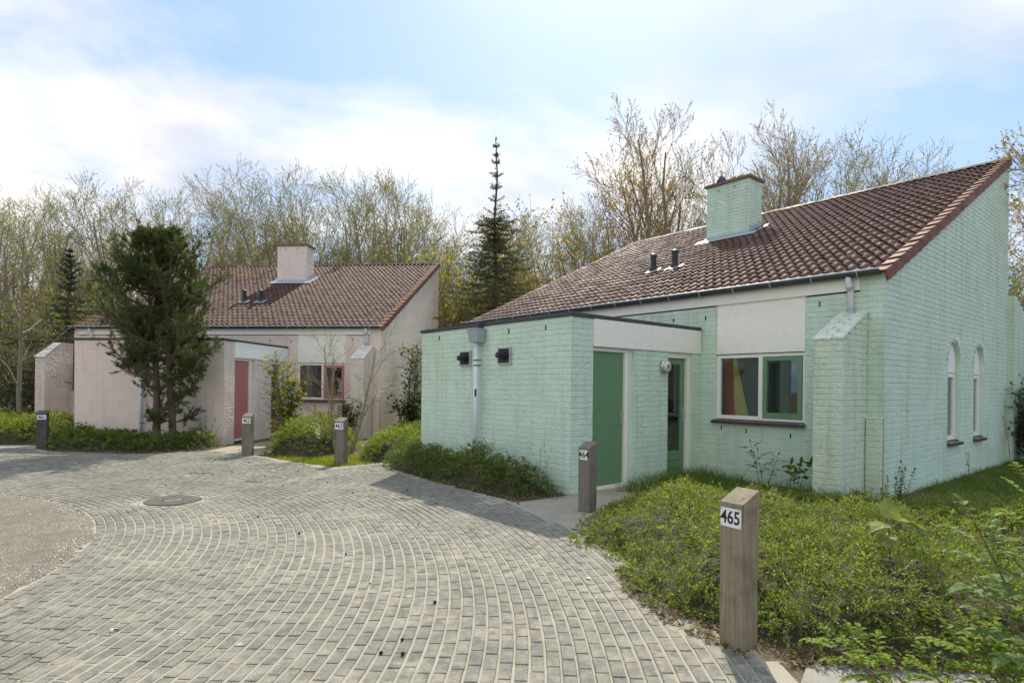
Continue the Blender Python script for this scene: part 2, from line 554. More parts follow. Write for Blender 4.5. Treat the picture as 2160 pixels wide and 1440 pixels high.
def leaf_quads(base, d, side, ln, wd, fold=0.0):
    """kite-shaped leaves: (n,3) bases, directions, side vectors -> V, F"""
    n = len(base)
    d = unit(d); side = unit(side - d * (side * d).sum(1, keepdims=True))
    nrm = np.cross(d, side)
    ln = np.broadcast_to(np.asarray(ln, float).reshape(-1, 1), (n, 1)); wd = np.broadcast_to(np.asarray(wd, float).reshape(-1, 1), (n, 1))
    mid = base + d * ln * 0.45 + nrm * fold * wd
    V = np.stack([base, mid + side * wd * 0.5, base + d * ln, mid - side * wd * 0.5], 1).reshape(-1, 3)
    F = np.arange(n * 4).reshape(n, 4)
    return V, F


def tube_quads(P0, P1, R0, R1, n=3):
    P0 = np.asarray(P0, float); P1 = np.asarray(P1, float)
    d = unit(P1 - P0)
    a = np.where(np.abs(d[:, 2:3]) < 0.9, np.array([[0, 0, 1.0]]), np.array([[1.0, 0, 0]]))
    u = unit(np.cross(d, a)); w = np.cross(d, u)
    ang = np.arange(n) * 2 * np.pi / n
    ring = u[:, None, :] * np.cos(ang)[None, :, None] + w[:, None, :] * np.sin(ang)[None, :, None]
    A = P0[:, None, :] + ring * np.asarray(R0)[:, None, None]
    B = P1[:, None, :] + ring * np.asarray(R1)[:, None, None]
    V = np.concatenate([A, B], 1).reshape(-1, 3)
    i = np.arange(len(P0))[:, None] * 2 * n
    j = np.arange(n)[None, :]; k = (j + 1) % n
    F = np.stack([i + j, i + k, i + n + k, i + n + j], -1).reshape(-1, 4)
    return V, F


class Acc:
    """gathers quad soups"""
    def __init__(s): s.V = []; s.F = []; s.M = []; s.n = 0
    def add(s, V, F, mi=0):
        s.V.append(V); s.F.append(F + s.n); s.M.append(np.full(len(F), mi)); s.n += len(V)
        return s
    def build(s, name, mats, parent=None, smooth=False):
        return np_mesh(name, np.concatenate(s.V), np.concatenate(s.F), mats, parent, smooth, np.concatenate(s.M))


_ph = np.random.default_rng(3).uniform(0, 6.28, (12, 2)); _fr = np.random.default_rng(4).normal(0, 1, (12, 2))


def vn(x, y, s=1.0):
    """smooth noise, about -1..1"""
    x = np.asarray(x) * s; y = np.asarray(y) * s
    o = 0
    for k in range(12):
        w = 0.7 + k * 0.22
        o = o + np.sin(x * _fr[k, 0] * w + y * _fr[k, 1] * w + _ph[k, 0]) / (1 + 0.12 * k)
    return o / 4.2


def inside(poly, x, y):
    poly = np.asarray(poly, float); c = np.zeros(np.shape(x), bool)
    j = len(poly) - 1
    for i in range(len(poly)):
        xi, yi = poly[i]; xj, yj = poly[j]
        with np.errstate(divide='ignore', invalid='ignore'):
            hit = ((yi > y) != (yj > y)) & (x < (xj - xi) * (y - yi) / (yj - yi + 1e-12) + xi)
        c ^= hit; j = i
    return c


def edge_dist(poly, x, y, closed=True):
    poly = np.asarray(poly, float); d = np.full(np.shape(x), 1e9)
    n = len(poly)
    for i in range(n if closed else n - 1):
        a = poly[i]; b = poly[(i + 1) % n]; ab = b - a
        t = np.clip(((x - a[0]) * ab[0] + (y - a[1]) * ab[1]) / (ab @ ab + 1e-12), 0, 1)
        d = np.minimum(d, np.hypot(x - a[0] - t * ab[0], y - a[1] - t * ab[1]))
    return d


def text_mesh(name, s, size, mat, parent, mtx, bold=0.0, depth=0.001):
    c = bpy.data.curves.new(name, 'FONT')
    c.body = s; c.size = size; c.align_x = 'CENTER'; c.align_y = 'CENTER'
    c.offset = bold; c.extrude = depth; c.resolution_u = 4
    t = bpy.data.objects.new(name, c)
    COL.objects.link(t)
    bpy.context.view_layer.update()
    me = bpy.data.meshes.new_from_object(t.evaluated_get(bpy.context.evaluated_depsgraph_get()))
    bpy.data.objects.remove(t)
    me.transform(mtx)
    me.materials.clear(); me.materials.append(mat)
    me.name = name
    o = bpy.data.objects.new(name, me)
    return link(o, parent)


# ------------------------------------------------------------------ ground, paving, island
CX, CY, R0 = -8.0, 3.5, 4.58          # centre of the ring-laid paving
PAVE = [(1.52, -1.5), (1.40, 3.0), (1.36, 3.25), (1.18, 3.61), (1.0, 4.16), (0.98, 4.92), (0.76, 5.64), (0.5, 6.5), (0.0, 7.60),
        (-0.5, 8.25), (-1.43, 9.45), (-2.13, 10.5), (-2.45, 11.35), (-3.16, 10.6), (-4.34, 11.45), (-5.55, 12.5), (-6.6, 13.1), (-7.7, 12.3),
        (-9.74, 12.55), (-10.8, 13.25), (-15, 13.2), (-15, -1.5)]


def build_ground():
    n = 90
    # large sheet, gently rougher away from the paving
    xs = np.concatenate([np.linspace(-260, -30, 14), np.linspace(-28, 28, 113), np.linspace(30, 260, 14)])
    ys = np.concatenate([np.linspace(-60, -4, 10), np.linspace(-3, 44, 95), np.linspace(46, 300, 16)])
    X, Y = np.meshgrid(xs, ys)
    Z = np.where(Y > 26, 0.10 * (vn(X, Y, 0.25)), 0.0) - 0.004
    V = np.stack([X, Y, Z], -1).reshape(-1, 3)
    a = np.arange(len(ys) - 1)[:, None] * len(xs) + np.arange(len(xs) - 1)[None, :]
    F = np.stack([a, a + 1, a + 1 + len(xs), a + len(xs)], -1).reshape(-1, 4)
    g = np_mesh('ground', V, F, M['soil'], smooth=True)
    tag(g, kind='structure')
    # sand bed of the paving, a fine sheet that rises into drifts here and there
    st = 0.07
    xs = np.arange(-13.5, 1.75, st); ys = np.arange(-1.0, 13.4, st)
    X, Y = np.meshgrid(xs, ys)
    vis = (np.abs(X) < 0.92 * np.maximum(Y, 0) + 2.2)
    ok = inside(PAVE, X, Y) & vis
    d = edge_dist(PAVE, X, Y)
    near = (d < 0.13) & vis
    Z = 0.0055 + 0.0042 * vn(X, Y, 2.3) + 0.003 * vn(X + 9, Y, 9)
    Z = Z + 0.010 * np.clip(1 - d / 0.35, 0, 1) * (0.5 + 0.6 * vn(X, Y + 4, 3.1)) * np.where(Y > 3.2, 1, 0)
    Z = np.maximum(Z, 0.001)
    r = np.hypot(X - CX, Y - CY)
    keep = (ok | near) & (r > R0 - 0.1)
    idx = -np.ones(X.shape, int); idx[keep] = np.arange(keep.sum())
    q = keep[:-1, :-1] & keep[1:, :-1] & keep[:-1, 1:] & keep[1:, 1:]
    F = np.stack([idx[:-1, :-1][q], idx[:-1, 1:][q], idx[1:, 1:][q], idx[1:, :-1][q]], -1)
    V = np.stack([X[keep], Y[keep], Z[keep]], -1)
    s = np_mesh('paved_road', V, F, M['sand'], smooth=True)
    tag(s, kind='structure')
    return s


def paver_template(seed):
    r = random.Random(seed)
    m = MB()
    c = 0.014
    def j(a): return a + r.uniform(-0.006, 0.006)
    # x along the course 0..1 (length), y across 0..1, z 0..1
    bot = [(0, 0, 0), (1, 0, 0), (1, 1, 0), (0, 1, 0)]
    mid = [(j(0), j(0), 0.72), (j(1), j(0), 0.72), (j(1), j(1), 0.72), (j(0), j(1), 0.72)]
    top = [(c * 2 + r.uniform(0, .015), c * 4 + r.uniform(0, .02), 1 + r.uniform(-.04, .04)), (1 - c * 2 - r.uniform(0, .015), c * 4 + r.uniform(0, .02), 1 + r.uniform(-.04, .04)),
           (1 - c * 2 - r.uniform(0, .015), 1 - c * 4 - r.uniform(0, .02), 1 + r.uniform(-.04, .04)), (c * 2 + r.uniform(0, .015), 1 - c * 4 - r.uniform(0, .02), 1 + r.uniform(-.04, .04))]
    v = bot + mid + top
    f = [(8, 9, 10, 11)]
    for a in (0, 4):
        for k in range(4):
            f.append((a + k, a + (k + 1) % 4, a + 4 + (k + 1) % 4, a + 4 + k))
    return np.array(v, float), np.array(f, int)


def build_pavers(road):
    T = [paver_template(50 + k) for k in range(8)]
    mats = []
    ln, wd = 0.180, 0.0845
    place = []
    i = 0
    r = R0 + 0.03
    rr = random.Random(5)
    while r < 15.2:
        n = int(2 * math.pi * r / ln)
        ph = rr.random()
        for k in range(n):
            a = (k + ph + (0.5 if i % 2 else 0)) * 2 * math.pi / n
            x = CX + r * math.cos(a); y = CY + r * math.sin(a)
            if y < 1.2 or y > 13.4 or abs(x) > 0.9 * y + 1.1 or x > 1.7: continue
            place.append((x, y, a, 2 * math.pi * r / n))
        r += wd
        i += 1
    P = np.array(place)
    ok = inside(PAVE, P[:, 0], P[:, 1])
    P = P[ok]
    # leave out the pavers under the manhole frame
    mh = np.array([-4.28, 7.55])
    P = P[np.hypot(P[:, 0] - mh[0], P[:, 1] - mh[1]) > 0.40]
    infr = (P[:, 1] > 2.95) & (np.abs(P[:, 0]) < 0.86 * P[:, 1])
    order = np.argsort(np.where(infr, P[:, 1], 99))
    own = set(order[:300].tolist())
    meshes = []
    for k, (v, f) in enumerate(T):
        me = bpy.data.meshes.new('paver')
        me.from_pydata(v.tolist(), [], f.tolist()); me.materials.append(M['paver']); me.update()
        meshes.append(me)
    acc = Acc()
    for q, (x, y, a, l) in enumerate(P):
        lx = l - rr.uniform(0.0005, 0.0035); wy = wd - rr.uniform(0.009, 0.0135)
        top = 0.0125 + rr.uniform(-0.0012, 0.0012)
        yaw = a + math.pi / 2 + rr.uniform(-0.018, 0.018)
        tx, ty = rr.uniform(-0.008, 0.008), rr.uniform(-0.005, 0.005)
        base = -0.03
        k = rr.randrange(8)
        m = (Matrix.Translation((x, y, base)) @ Matrix.Rotation(yaw, 4, 'Z') @ Matrix.Rotation(tx * 0.7, 4, 'X') @ Matrix.Rotation(ty * 0.5, 4, 'Y')
             @ Matrix.Diagonal((lx, wy, top - base, 1)) @ Matrix.Translation((-0.5, -0.5, 0)))
        if q in own:
            o = bpy.data.objects.new('paver', meshes[k]); link(o, road); o.matrix_basis = m
        else:
            v, f = T[k]
            A = np.array(m)
            acc.add(v @ A[:3, :3].T + A[:3, 3], f)
    o = acc.build('paver', M['paver'], road)
    tag(o, kind='stuff')


def build_island():
    rr = np.random.default_rng(8)
    n = 150
    A = np.linspace(-0.75, 1.45, n)
    rad = R0 + 0.03 * vn(A * 9, A * 3, 2) + 0.035 * np.abs(vn(A * 30, A * 11, 2)) - 0.02
    m = MB()
    top = 0.03
    rings = [0.0, 0.5, 0.8, 0.93, 0.985, 1.0]
    zs = [0.045, 0.045, 0.042, 0.036, 0.026, -0.01]
    V = []; F = []
    for q, s in enumerate(rings):
        for k in range(n):
            r = rad[k] * s
            x = CX + r * math.cos(A[k]); y = CY + r * math.sin(A[k])
            V.append((x, y, zs[q] + (0.004 * float(vn(x, y, 8)) if q < 5 else 0)))
    for q in range(len(rings) - 1):
        for k in range(n - 1):
            F.append((q * n + k, q * n + k + 1, (q + 1) * n + k + 1, (q + 1) * n + k))
    o = np_mesh('asphalt_island', np.array(V), np.array(F), M['asphalt'], smooth=True)
    tag(o, kind='structure')
    # loose shell chips, thickest along the crumbled rim
    N = 5200
    a = rr.uniform(-0.6, 1.3, N)
    s = np.where(rr.random(N) < 0.5, 1.0 - np.abs(rr.normal(0, 0.028, N)), np.sqrt(rr.uniform(0.15, 1.0, N)))
    rk = np.interp(a, A, rad) * np.minimum(s, 1.02)
    x = CX + rk * np.cos(a); y = CY + rk * np.sin(a)
    keep = (np.abs(x) < 0.95 * y + 0.6) & (y > 2.5) & ((vn(x, y, 2.2) > -0.25) | (s > 0.95))
    x, y, s = x[keep], y[keep], s[keep]
    z = np.interp(s, rings, zs) + 0.004
    n_ = len(x)
    d = unit(np.stack([rr.normal(0, 1, n_), rr.normal(0, 1, n_), rr.normal(0, 0.25, n_)], 1))
    sd_ = unit(np.stack([rr.normal(0, 1, n_), rr.normal(0, 1, n_), rr.normal(0, 0.25, n_)], 1))
    L = rr.uniform(0.006, 0.02, n_)
    Vq, Fq = leaf_quads(np.stack([x, y, z], 1), d, sd_, L, L * 0.8, 0.25)
    c = np_mesh('shell_grit', Vq, Fq, M['shell'])
    tag(c, 'cream shell chips scattered over the worn asphalt island', 'shell grit', kind='stuff')


def build_paths():
    # concrete path in the lower right corner and the entrance paths between the beds
    for poly, z in (([(1.40, 2.9), (1.62, 3.24), (2.2, 3.22), (3.2, 3.10), (5.2, 2.9), (5.2, 1.4), (1.45, 1.4)], 0.003),
                    ([(-10.9, 13.1), (-10.5, 13.6), (-11.5, 14.6), (-16, 14.7), (-16, 12.9)], 0.003),
                    ([(-6.75, 13.0), (-5.55, 12.35), (-5.2, 12.8), (-4.5, 16.5), (-5.9, 16.6), (-6.7, 14.4)], 0.002),
                    ([(0.35, 6.4), (0.95, 6.2), (1.35, 7.4), (2.6, 9.4), (2.0, 9.9), (0.75, 8.2), (0.1, 7.7)], 0.002)):
        m = MB()
        m.poly([(x, y, z) for x, y in poly])
        o = m.build('path', M['path'] if poly[0][0] == 1.40 else M['sand'])
        tag(o, kind='structure')


road = build_ground()
build_pavers(road)
build_island()
build_paths()


# ------------------------------------------------------------------ bungalows
DIM = dict(L=9.783, D=6.898, He=3.123, Hr=6.366, b0=2.851, b1=6.814, p=3.176, Hb=2.49, Hc=2.546)
COURSE = 0.08
BL = 0.2135


def brick_template(seed, nx=5, nz=4):
    """rough painted face: flat field with worn bed-joint edges, head joints all but filled with paint"""
    r = random.Random(seed)
    V = []; F = []
    lev = [r.uniform(-.10, .10) for _ in range(nx)]
    for k in range(nz):
        for i in range(nx):
            s = i / (nx - 1); z = (0, 0.12, 0.88, 1)[k]
            bed = k in (0, nz - 1); head = i in (0, nx - 1)
            o = (0.66 + r.uniform(-.22, .16)) if bed else 1.0 + r.uniform(-.16, .16) + lev[i]
            if head: o = min(o, 0.78 + r.uniform(-.22, .16))
            else: s += r.uniform(-.05, .05)
            if bed: z = z + (r.uniform(0, .045) if k == 0 else -r.uniform(0, .045))
            V.append((s, o, z))
    for k in range(nz - 1):
        for i in range(nx - 1):
            a = k * nx + i
            F.append((a, a + 1, a + nx + 1, a + nx))
    ring = [i for i in range(nx)] + [k * nx + nx - 1 for k in range(1, nz)] + [(nz - 1) * nx + i for i in range(nx - 2, -1, -1)] + [k * nx for k in range(nz - 2, 0, -1)]
    b0 = len(V)
    for q in ring: V.append(V[q])
    b1 = len(V)
    for q in ring:
        s, o, z = V[q]; V.append((s, 0.0, z))
    n = len(ring)
    for q in range(n):
        F.append((b0 + q, b1 + q, b1 + (q + 1) % n, b0 + (q + 1) % n))
    return np.array(V), np.array(F)


BT = [brick_template(200 + k) for k in range(7)]
BM = {}


def brick_mesh(k, mat):
    key = (k, mat.name)
    if key not in BM:
        me = bpy.data.meshes.new('brick')
        me.from_pydata(BT[k][0].tolist(), [], BT[k][1].tolist()); me.materials.append(mat)
        me.update()
        BM[key] = me
    return BM[key]


class Wall:
    """collects core faces and brick placements in house coordinates"""
    def __init__(s): s.core = MB(); s.place = []; s.r = random.Random(31)

    def face(s, P, s0, s1, z0, z1, cuts=(), lim=None, depth=0.0095, group='wall', bricks=True):
        n = int(math.ceil((z1 - z0) / COURSE - 1e-6))
        for k in range(n):
            za = z0 + k * COURSE; zb = min(za + COURSE, z1); zm = (za + zb) / 2
            iv = [(s0, s1)]
            if lim: iv = [(max(s0, lim(za)), s1)]
            for c in cuts:
                if c[0] == 'rect':
                    _, a, b, lo, hi = c
                    if not (lo - 1e-6 < zm < hi): continue
                else:
                    _, cc, hw, lo, spring = c
                    if zm < lo or zm > spring + hw: continue
                    w = hw if zm < spring else math.sqrt(max(0, hw * hw - (zm - spring) ** 2))
                    a, b = cc - w, cc + w
                new = []
                for p, q in iv:
                    if b <= p or a >= q: new.append((p, q)); continue
                    if a > p: new.append((p, a))
                    if b < q: new.append((b, q))
                iv = new
            for a, b in iv:
                if b - a < 0.01: continue
                s.core.quad(P(a, za, 0), P(b, za, 0), P(b, zb, 0), P(a, zb, 0))
                if not bricks: continue
                off = (0.5 if k % 2 else 0) * BL + 0.03 * ((k * 7) % 3)
                edges = [a]
                x = math.floor((a - off) / BL) * BL + off + BL
                while x < b:
                    if x - edges[-1] > 0.05 and b - x > 0.05: edges.append(x)
                    x += BL
                edges.append(b)
                for e0, e1 in zip(edges, edges[1:]):
                    ga = s.r.uniform(0.0, 0.0008)
                    s.brick(P(e1 - ga, za + 0.002, 0), P(e0 + ga, za + 0.002, 0), P(e1 - ga, za + 0.002, 1), (zb - za) - 0.004, depth * s.r.uniform(0.85, 1.15), group)

    def brick(s, a, b, out, h, depth, group, up=(0, 0, 1)):
        a = Vector(a); b = Vector(b); o = (Vector(out) - a).normalized(); u = Vector(up)
        d = b - a
        m = Matrix(((d.x, o.x * depth, u.x * h, a.x), (d.y, o.y * depth, u.y * h, a.y), (d.z, o.z * depth, u.z * h, a.z), (0, 0, 0, 1)))
        s.place.append((m, group))


def tile_template(seed, w=0.170, ln=0.36):
    r = random.Random(seed)
    prof = [(0.0, 0.018), (0.08, 0.034), (0.17, 0.040), (0.27, 0.032), (0.36, 0.012), (0.48, -0.006), (0.62, -0.012), (0.78, -0.010), (0.92, 0.004), (1.04, 0.022)]
    j = r.uniform(-0.004, 0.004); lift = 0.030 + r.uniform(-0.003, 0.004)
    V = []; F = []
    n = len(prof)
    for l, up in ((0.0, lift), (ln, 0.0)):
        for t, z in prof:
            V.append((t * w + (j if l == 0 else 0), l + (r.uniform(-.002, .002) if l == 0 else 0), z + up))
    for i in range(n - 1): F.append((i, i + 1, n + i + 1, n + i))
    b = len(V)
    for t, z in prof: V.append((t * w + j, 0.0, z + lift))
    for t, z in prof: V.append((t * w + j, 0.004, z + lift - 0.022))
    for i in range(n - 1): F.append((b + i, b + n + i, b + n + i + 1, b + i + 1))
    return np.array(V), np.array(F)


TT = [tile_template(300 + k) for k in range(6)]


def arch_outline(c, hw, lo, spring, n=14):
    return [(c - hw, lo), (c - hw, spring)] + [(c - hw * math.cos(math.pi * k / n), spring + hw * math.sin(math.pi * k / n)) for k in range(1, n)] + [(c + hw, spring), (c + hw, lo)]


def build_house(root, C):
    d = DIM
    L, D, He, Hr, b0, b1, p, Hb, Hc = (d[k] for k in ('L', 'D', 'He', 'Hr', 'b0', 'b1', 'p', 'Hb', 'Hc'))
    A = math.atan2(Hr - He, D); sl = math.tan(A)
    pre = Matrix.Translation(root.location) @ Matrix.Rotation(root.rotation_euler.z, 4, 'Z')
    wallm, buttm, paint = C['wall'], C['butt'], C['paint']
    W = Wall()
    facade = lambda s, z, o: (s, -o, z)
    gable = lambda s, z, o: (o, s, z)
    bfront = lambda s, z, o: (s, -p - o, z)
    bside = lambda s, z, o: (-b0 + o, s, z)
    wx0, wx1 = -2.545, -1.070
    W.face(facade, -L, 0.0, -0.16, He + 0.015, cuts=[('rect', wx0, wx1, 0.93, 2.90), ('rect', -b1, -b0, -1, 2.50), ('rect', -L + 0.1, -0.317, 2.91, 4)])
    arches = [(3.14, 0.345, 0.66, 2.015), (4.69, 0.345, 0.66, 2.015)]
    W.face(gable, -0.02, D, -0.16, Hr - 0.12, cuts=[('arch',) + a for a in arches], lim=lambda z: (z - He + 0.10) / sl)
    W.face(bfront, -b1, -b0 + 0.02, -0.24, Hb)
    W.face(bside, -p, -p + 0.452, -0.24, Hb)
    W.face(bside, -1.80, -0.935, -0.16, 2.087)
    W.face(bside, -0.262, 0.0, -0.16, 2.087)
    # closing faces that the street does not see
    c = W.core
    c.quad((-L, D, -0.1), (0, D, -0.1), (0, D, Hr - 0.12), (-L, D, Hr - 0.12))
    c.poly([(-L, 0, -0.1), (-L, D, -0.1), (-L, D, Hr - 0.12), (-L, 0, He - 0.12)])
    c.quad((-b1, -p, -0.1), (-b1, 0, -0.1), (-b1, 0, Hb), (-b1, -p, Hb))
    for y in (-p + 0.452, -1.80, -0.935, -0.262):      # jambs of the door openings
        c.quad((-b0, y, -0.1), (-b0 - 0.16, y, -0.1), (-b0 - 0.16, y, 2.1), (-b0, y, 2.1))
    for x in (wx0, wx1):
        c.quad((x, 0, 0.93), (x, 0.14, 0.93), (x, 0.14, 2.9), (x, 0, 2.9))
    # arch reveals, 0.2 deep
    for a in arches:
        out = arch_outline(*a)
        for q in range(len(out) - 1):
            (y0, z0), (y1, z1) = out[q], out[q + 1]
            c.quad((0.012, y0, z0), (0.012, y1, z1), (-0.2, y1, z1), (-0.2, y0, z0))
        # ring of bricks standing on end round the arch
        cc, hw, lo, sp = a
        nb = 13
        for q in range(nb):
            t0 = math.pi * q / nb + 0.012; t1 = math.pi * (q + 1) / nb - 0.012
            i0 = Vector((0, cc - hw * math.cos(t0), sp + hw * math.sin(t0))); i1 = Vector((0, cc - hw * math.cos(t1), sp + hw * math.sin(t1)))
            up = Vector((0, -math.cos((t0 + t1) / 2), math.sin((t0 + t1) / 2)))
            W.brick(i1, i0, i1 + Vector((1, 0, 0)), 0.105, 0.027, 'wall', up)
    # chimney
    cx0, cx1, cy0, cy1, ct = -5.600, -4.462, 4.493, 5.081, 6.616
    zroof = He + sl * cy0 - 0.25
    W2 = Wall()
    W2.face(lambda s, z, o: (s, cy0 - o, z), cx0, cx1 + 0.02, zroof, ct, depth=0.014)
    W2.face(lambda s, z, o: (cx1 + o, s, z), cy0, cy1, zroof, ct, depth=0.014)
    W2.core.quad((cx0, cy0, zroof), (cx0, cy1, zroof), (cx0, cy1, ct), (cx0, cy0, ct))
    W2.core.quad((cx0, cy1, zroof), (cx1, cy1, zroof), (cx1, cy1, ct), (cx0, cy1, ct))
    # buttress with its sloping brick cap, and the low block beside it
    bu0, bu1, bp, bz0, bz1 = 0.221, 0.572, 0.849, 2.175, 2.60
    W3 = Wall()
    bs = (bz1 - bz0) / bp
    W3.face(lambda s, z, o: (s, -bp - o, z), -bu1, -bu0 + 0.02, -0.16, bz0 - 0.02)
    lim3 = lambda z: -bp if z < bz0 - 0.06 else -bp + (z - bz0 + 0.06) / bs
    W3.face(lambda s, z, o: (-bu0 + o, s, z), -bp, -0.02, -0.16, bz1, lim=lim3)
    W3.face(lambda s, z, o: (-bu1 - o, s, z), -bp, -0.02, -0.16, bz1, lim=lim3, bricks=False)
    slope = Vector((0, 1, bs)).normalized(); sn = Vector((0, -bs, 1)).normalized()
    slen = bp * math.hypot(1, bs)
    W3.core.quad((-bu1, -bp, bz0 - 0.02), (-bu0, -bp, bz0 - 0.02), (-bu0, 0, bz1 - 0.02), (-bu1, 0, bz1 - 0.02))
    rows = 9
    for k in range(rows):
        l0 = k * slen / rows; hgt = slen / rows - 0.014
        base = Vector((0, -bp - 0.02, bz0 - 0.03)) + slope * (l0 + 0.007)
        cutx = -bu1 + (0.13 if k % 2 else 0.22)
        for x0, x1 in ((-bu1 - 0.02, cutx - 0.007), (cutx + 0.007, -bu0 + 0.02)):
            a = base + Vector((x0, 0, 0)); b = base + Vector((x1, 0, 0))
            W3.brick(a, b, a + sn, hgt, 0.045, 'cap', slope)
    W3.face(lambda s, z, o: (o - 0.012, s, z), -0.075, -0.022, -0.16, 1.11)
    W3.face(lambda s, z, o: (s, -0.075 - o, z), -bu0 + 0.02, -0.012, -0.16, 1.11)
    W3.core.quad((-bu0, -0.09, 1.112), (0.006, -0.09, 1.112), (0.006, -0.02, 1.135), (-bu0, -0.02, 1.135))

    objs = []
    wall = c.build('wall', wallm, root); objs.append((wall, W.place, wallm))
    chim = W2.core.build('chimney', wallm, root); objs.append((chim, W2.place, wallm))
    butt = W3.core.build('buttress', buttm, root); objs.append((butt, W3.place, buttm))
    if C['left_wing']:
        W4 = Wall()
        xa, xb = -10.24, -9.95
        lim4 = lambda z: -0.87 if z < 2.14 else (-0.87 + (z - 2.14) / 0.78)
        W4.face(lambda s, z, o: (s, -0.87 - o, z), xa, xb + 0.02, -0.2, 2.17)
        W4.face(lambda s, z, o: (xb + o, s, z), -0.87, 0.12, -0.2, 2.60, lim=lim4)
        W4.core.quad((xa, -0.87, 2.17), (xb, -0.87, 2.17), (xb, -0.32, 2.60), (xa, -0.32, 2.60))
        W4.core.quad((xa, -0.32, 2.60), (xb, -0.32, 2.60), (xb, 0.12, 2.60), (xa, 0.12, 2.60))
        W4.core.quad((xa, 0.12, -0.1), (xb, 0.12, -0.1), (xb, 0.12, 2.6), (xa, 0.12, 2.6))
        W4.core.quad((xa, -0.87, -0.1), (xa, 0.12, -0.1), (xa, 0.12, 2.6), (xa, -0.87, 2.17))
        sp4 = Vector((0, 0.55, 0.43)).normalized(); sn4 = Vector((0, -0.43, 0.55)).normalized()
        for k in range(7):
            a = Vector((xa - 0.02, -0.90, 2.15)) + sp4 * (k * 0.10); b = a + Vector((xb - xa + 0.04, 0, 0))
            W4.brick(a, b, a + sn4, 0.088, 0.04, 'cap', sp4)
        for k in range(4):
            a = Vector((xa - 0.02, -0.33 + k * 0.115, 2.595)); b = a + Vector((xb - xa + 0.04, 0, 0))
            W4.brick(a, b, a + Vector((0, 0, 1)), 0.108, 0.035, 'cap', Vector((0, 1, 0)))
        W4.face(lambda s, z, o: (s, 0.06 - o, z), xb, -9.75, -0.2, 1.16)
        wing = W4.core.build('wing_wall', buttm, root); objs.append((wing, W4.place, buttm))
    # choose the bricks that show largest
    sc = []
    for oi, (o, pl, m) in enumerate(objs):
        for bi, (mt, g) in enumerate(pl):
            wm = pre @ mt
            ctr = wm @ Vector((0.5, 1, 0.5))
            nv = (wm.to_3x3() @ Vector((0, 1, 0))).normalized()
            v = Vector((0, 0, 1.5)) - ctr
            area = (wm.to_3x3() @ Vector((1, 0, 0))).length * (wm.to_3x3() @ Vector((0, 0, 1))).length
            s = area * max(0, nv.dot(v.normalized())) / v.length_squared
            if ctr.z < 0.45: s *= 0.2
            sc.append((s, oi, bi))
    sc.sort(reverse=True)
    own = set((a, b) for _, a, b in sc[:C['own_bricks']])
    br = random.Random(77)
    for oi, (o, pl, m) in enumerate(objs):
        acc = Acc()
        for bi, (mt, g) in enumerate(pl):
            k = br.randrange(len(BT))
            if (oi, bi) in own or g == 'cap':
                b = bpy.data.objects.new('cap_brick' if g == 'cap' else 'brick', brick_mesh(k, C['cap'] if g == 'cap' else m)); link(b, o); b.matrix_basis = mt
            else:
                a = np.array(mt)
                acc.add(BT[k][0] @ a[:3, :3].T + a[:3, 3], BT[k][1])
        if acc.n:
            tag(acc.build('brick', m, o), kind='stuff')

    # ---- roof
    S = Vector((0, math.cos(A), math.sin(A))); N = Vector((0, -math.sin(A), math.cos(A)))
    O = Vector((0, -0.075, He - 0.035)) - N * 0.012
    slopeL = (D + 0.10) / math.cos(A)
    deck = MB()
    a = O - N * 0.035 + S * 0.12; e = a + S * (slopeL - 0.12)
    lo = O - N * 0.11 + S * 0.12; le = lo + S * (slopeL - 0.12)
    deck.hexa([(-L - 0.02, lo.y, lo.z), (0.0, lo.y, lo.z), (0.0, le.y, le.z), (-L - 0.02, le.y, le.z), (-L - 0.02, a.y, a.z), (0.0, a.y, a.z), (0.0, e.y, e.z), (-L - 0.02, e.y, e.z)])
    roof = deck.build('roof', M['bitumen'], root)
    ncol = 58; wcol = (L - 0.10) / ncol; nrow = 26; g = (slopeL - 0.02) / nrow
    tp = []
    tr = random.Random(C['seed'])
    for rr_ in range(nrow):
        for cc_ in range(ncol):
            x = -L + cc_ * wcol + 0.02
            pt = O + S * (rr_ * g)
            if cx0 - 0.02 < x + wcol / 2 < cx1 + 0.02 and cy0 + 0.05 < pt.y + 0.1 < cy1: continue
            dz = tr.uniform(-0.003, 0.004)
            o_ = pt + N * dz
            k = wcol / 0.170
            yaw = tr.uniform(-0.012, 0.012)
            m = Matrix(((k * math.cos(yaw), -math.sin(yaw), 0, x), (S.y * math.sin(yaw), S.y, N.y, o_.y), (S.z * math.sin(yaw), S.z, N.z, o_.z), (0, 0, 0, 1)))
            ctr = pre @ (m @ Vector((0.08, 0.15, 0)))
            tp.append((-(ctr - Vector((0, 0, 1.5))).length, m))
    tp.sort(key=lambda q: q[0], reverse=True)
    tmesh = []
    for v, f in TT:
        me = bpy.data.meshes.new('roof_tile'); me.from_pydata(v.tolist(), [], f.tolist()); me.materials.append(C['tile'])
        me.polygons.foreach_set('use_smooth', [True] * len(f)); me.update(); tmesh.append(me)
    acc = Acc()
    for q, (_, m) in enumerate(tp):
        k = tr.randrange(len(TT))
        if q < 300:
            o = bpy.data.objects.new('roof_tile', tmesh[k]); link(o, roof); o.matrix_basis = m
        else:
            a_ = np.array(m); acc.add(TT[k][0] @ a_[:3, :3].T + a_[:3, 3], TT[k][1])
    tag(acc.build('roof_tile', C['tile'], roof, smooth=True), kind='stuff')
    # verge tiles: top strip and hanging flange, both sides
    vm = MB()
    vm.hexa([(-0.125, 0, 0.030), (0.048, 0, 0.030), (0.048, 0.385, 0.0), (-0.125, 0.385, 0.0), (-0.115, 0, 0.052), (0.040, 0, 0.062), (0.040, 0.385, 0.030), (-0.115, 0.385, 0.022)])
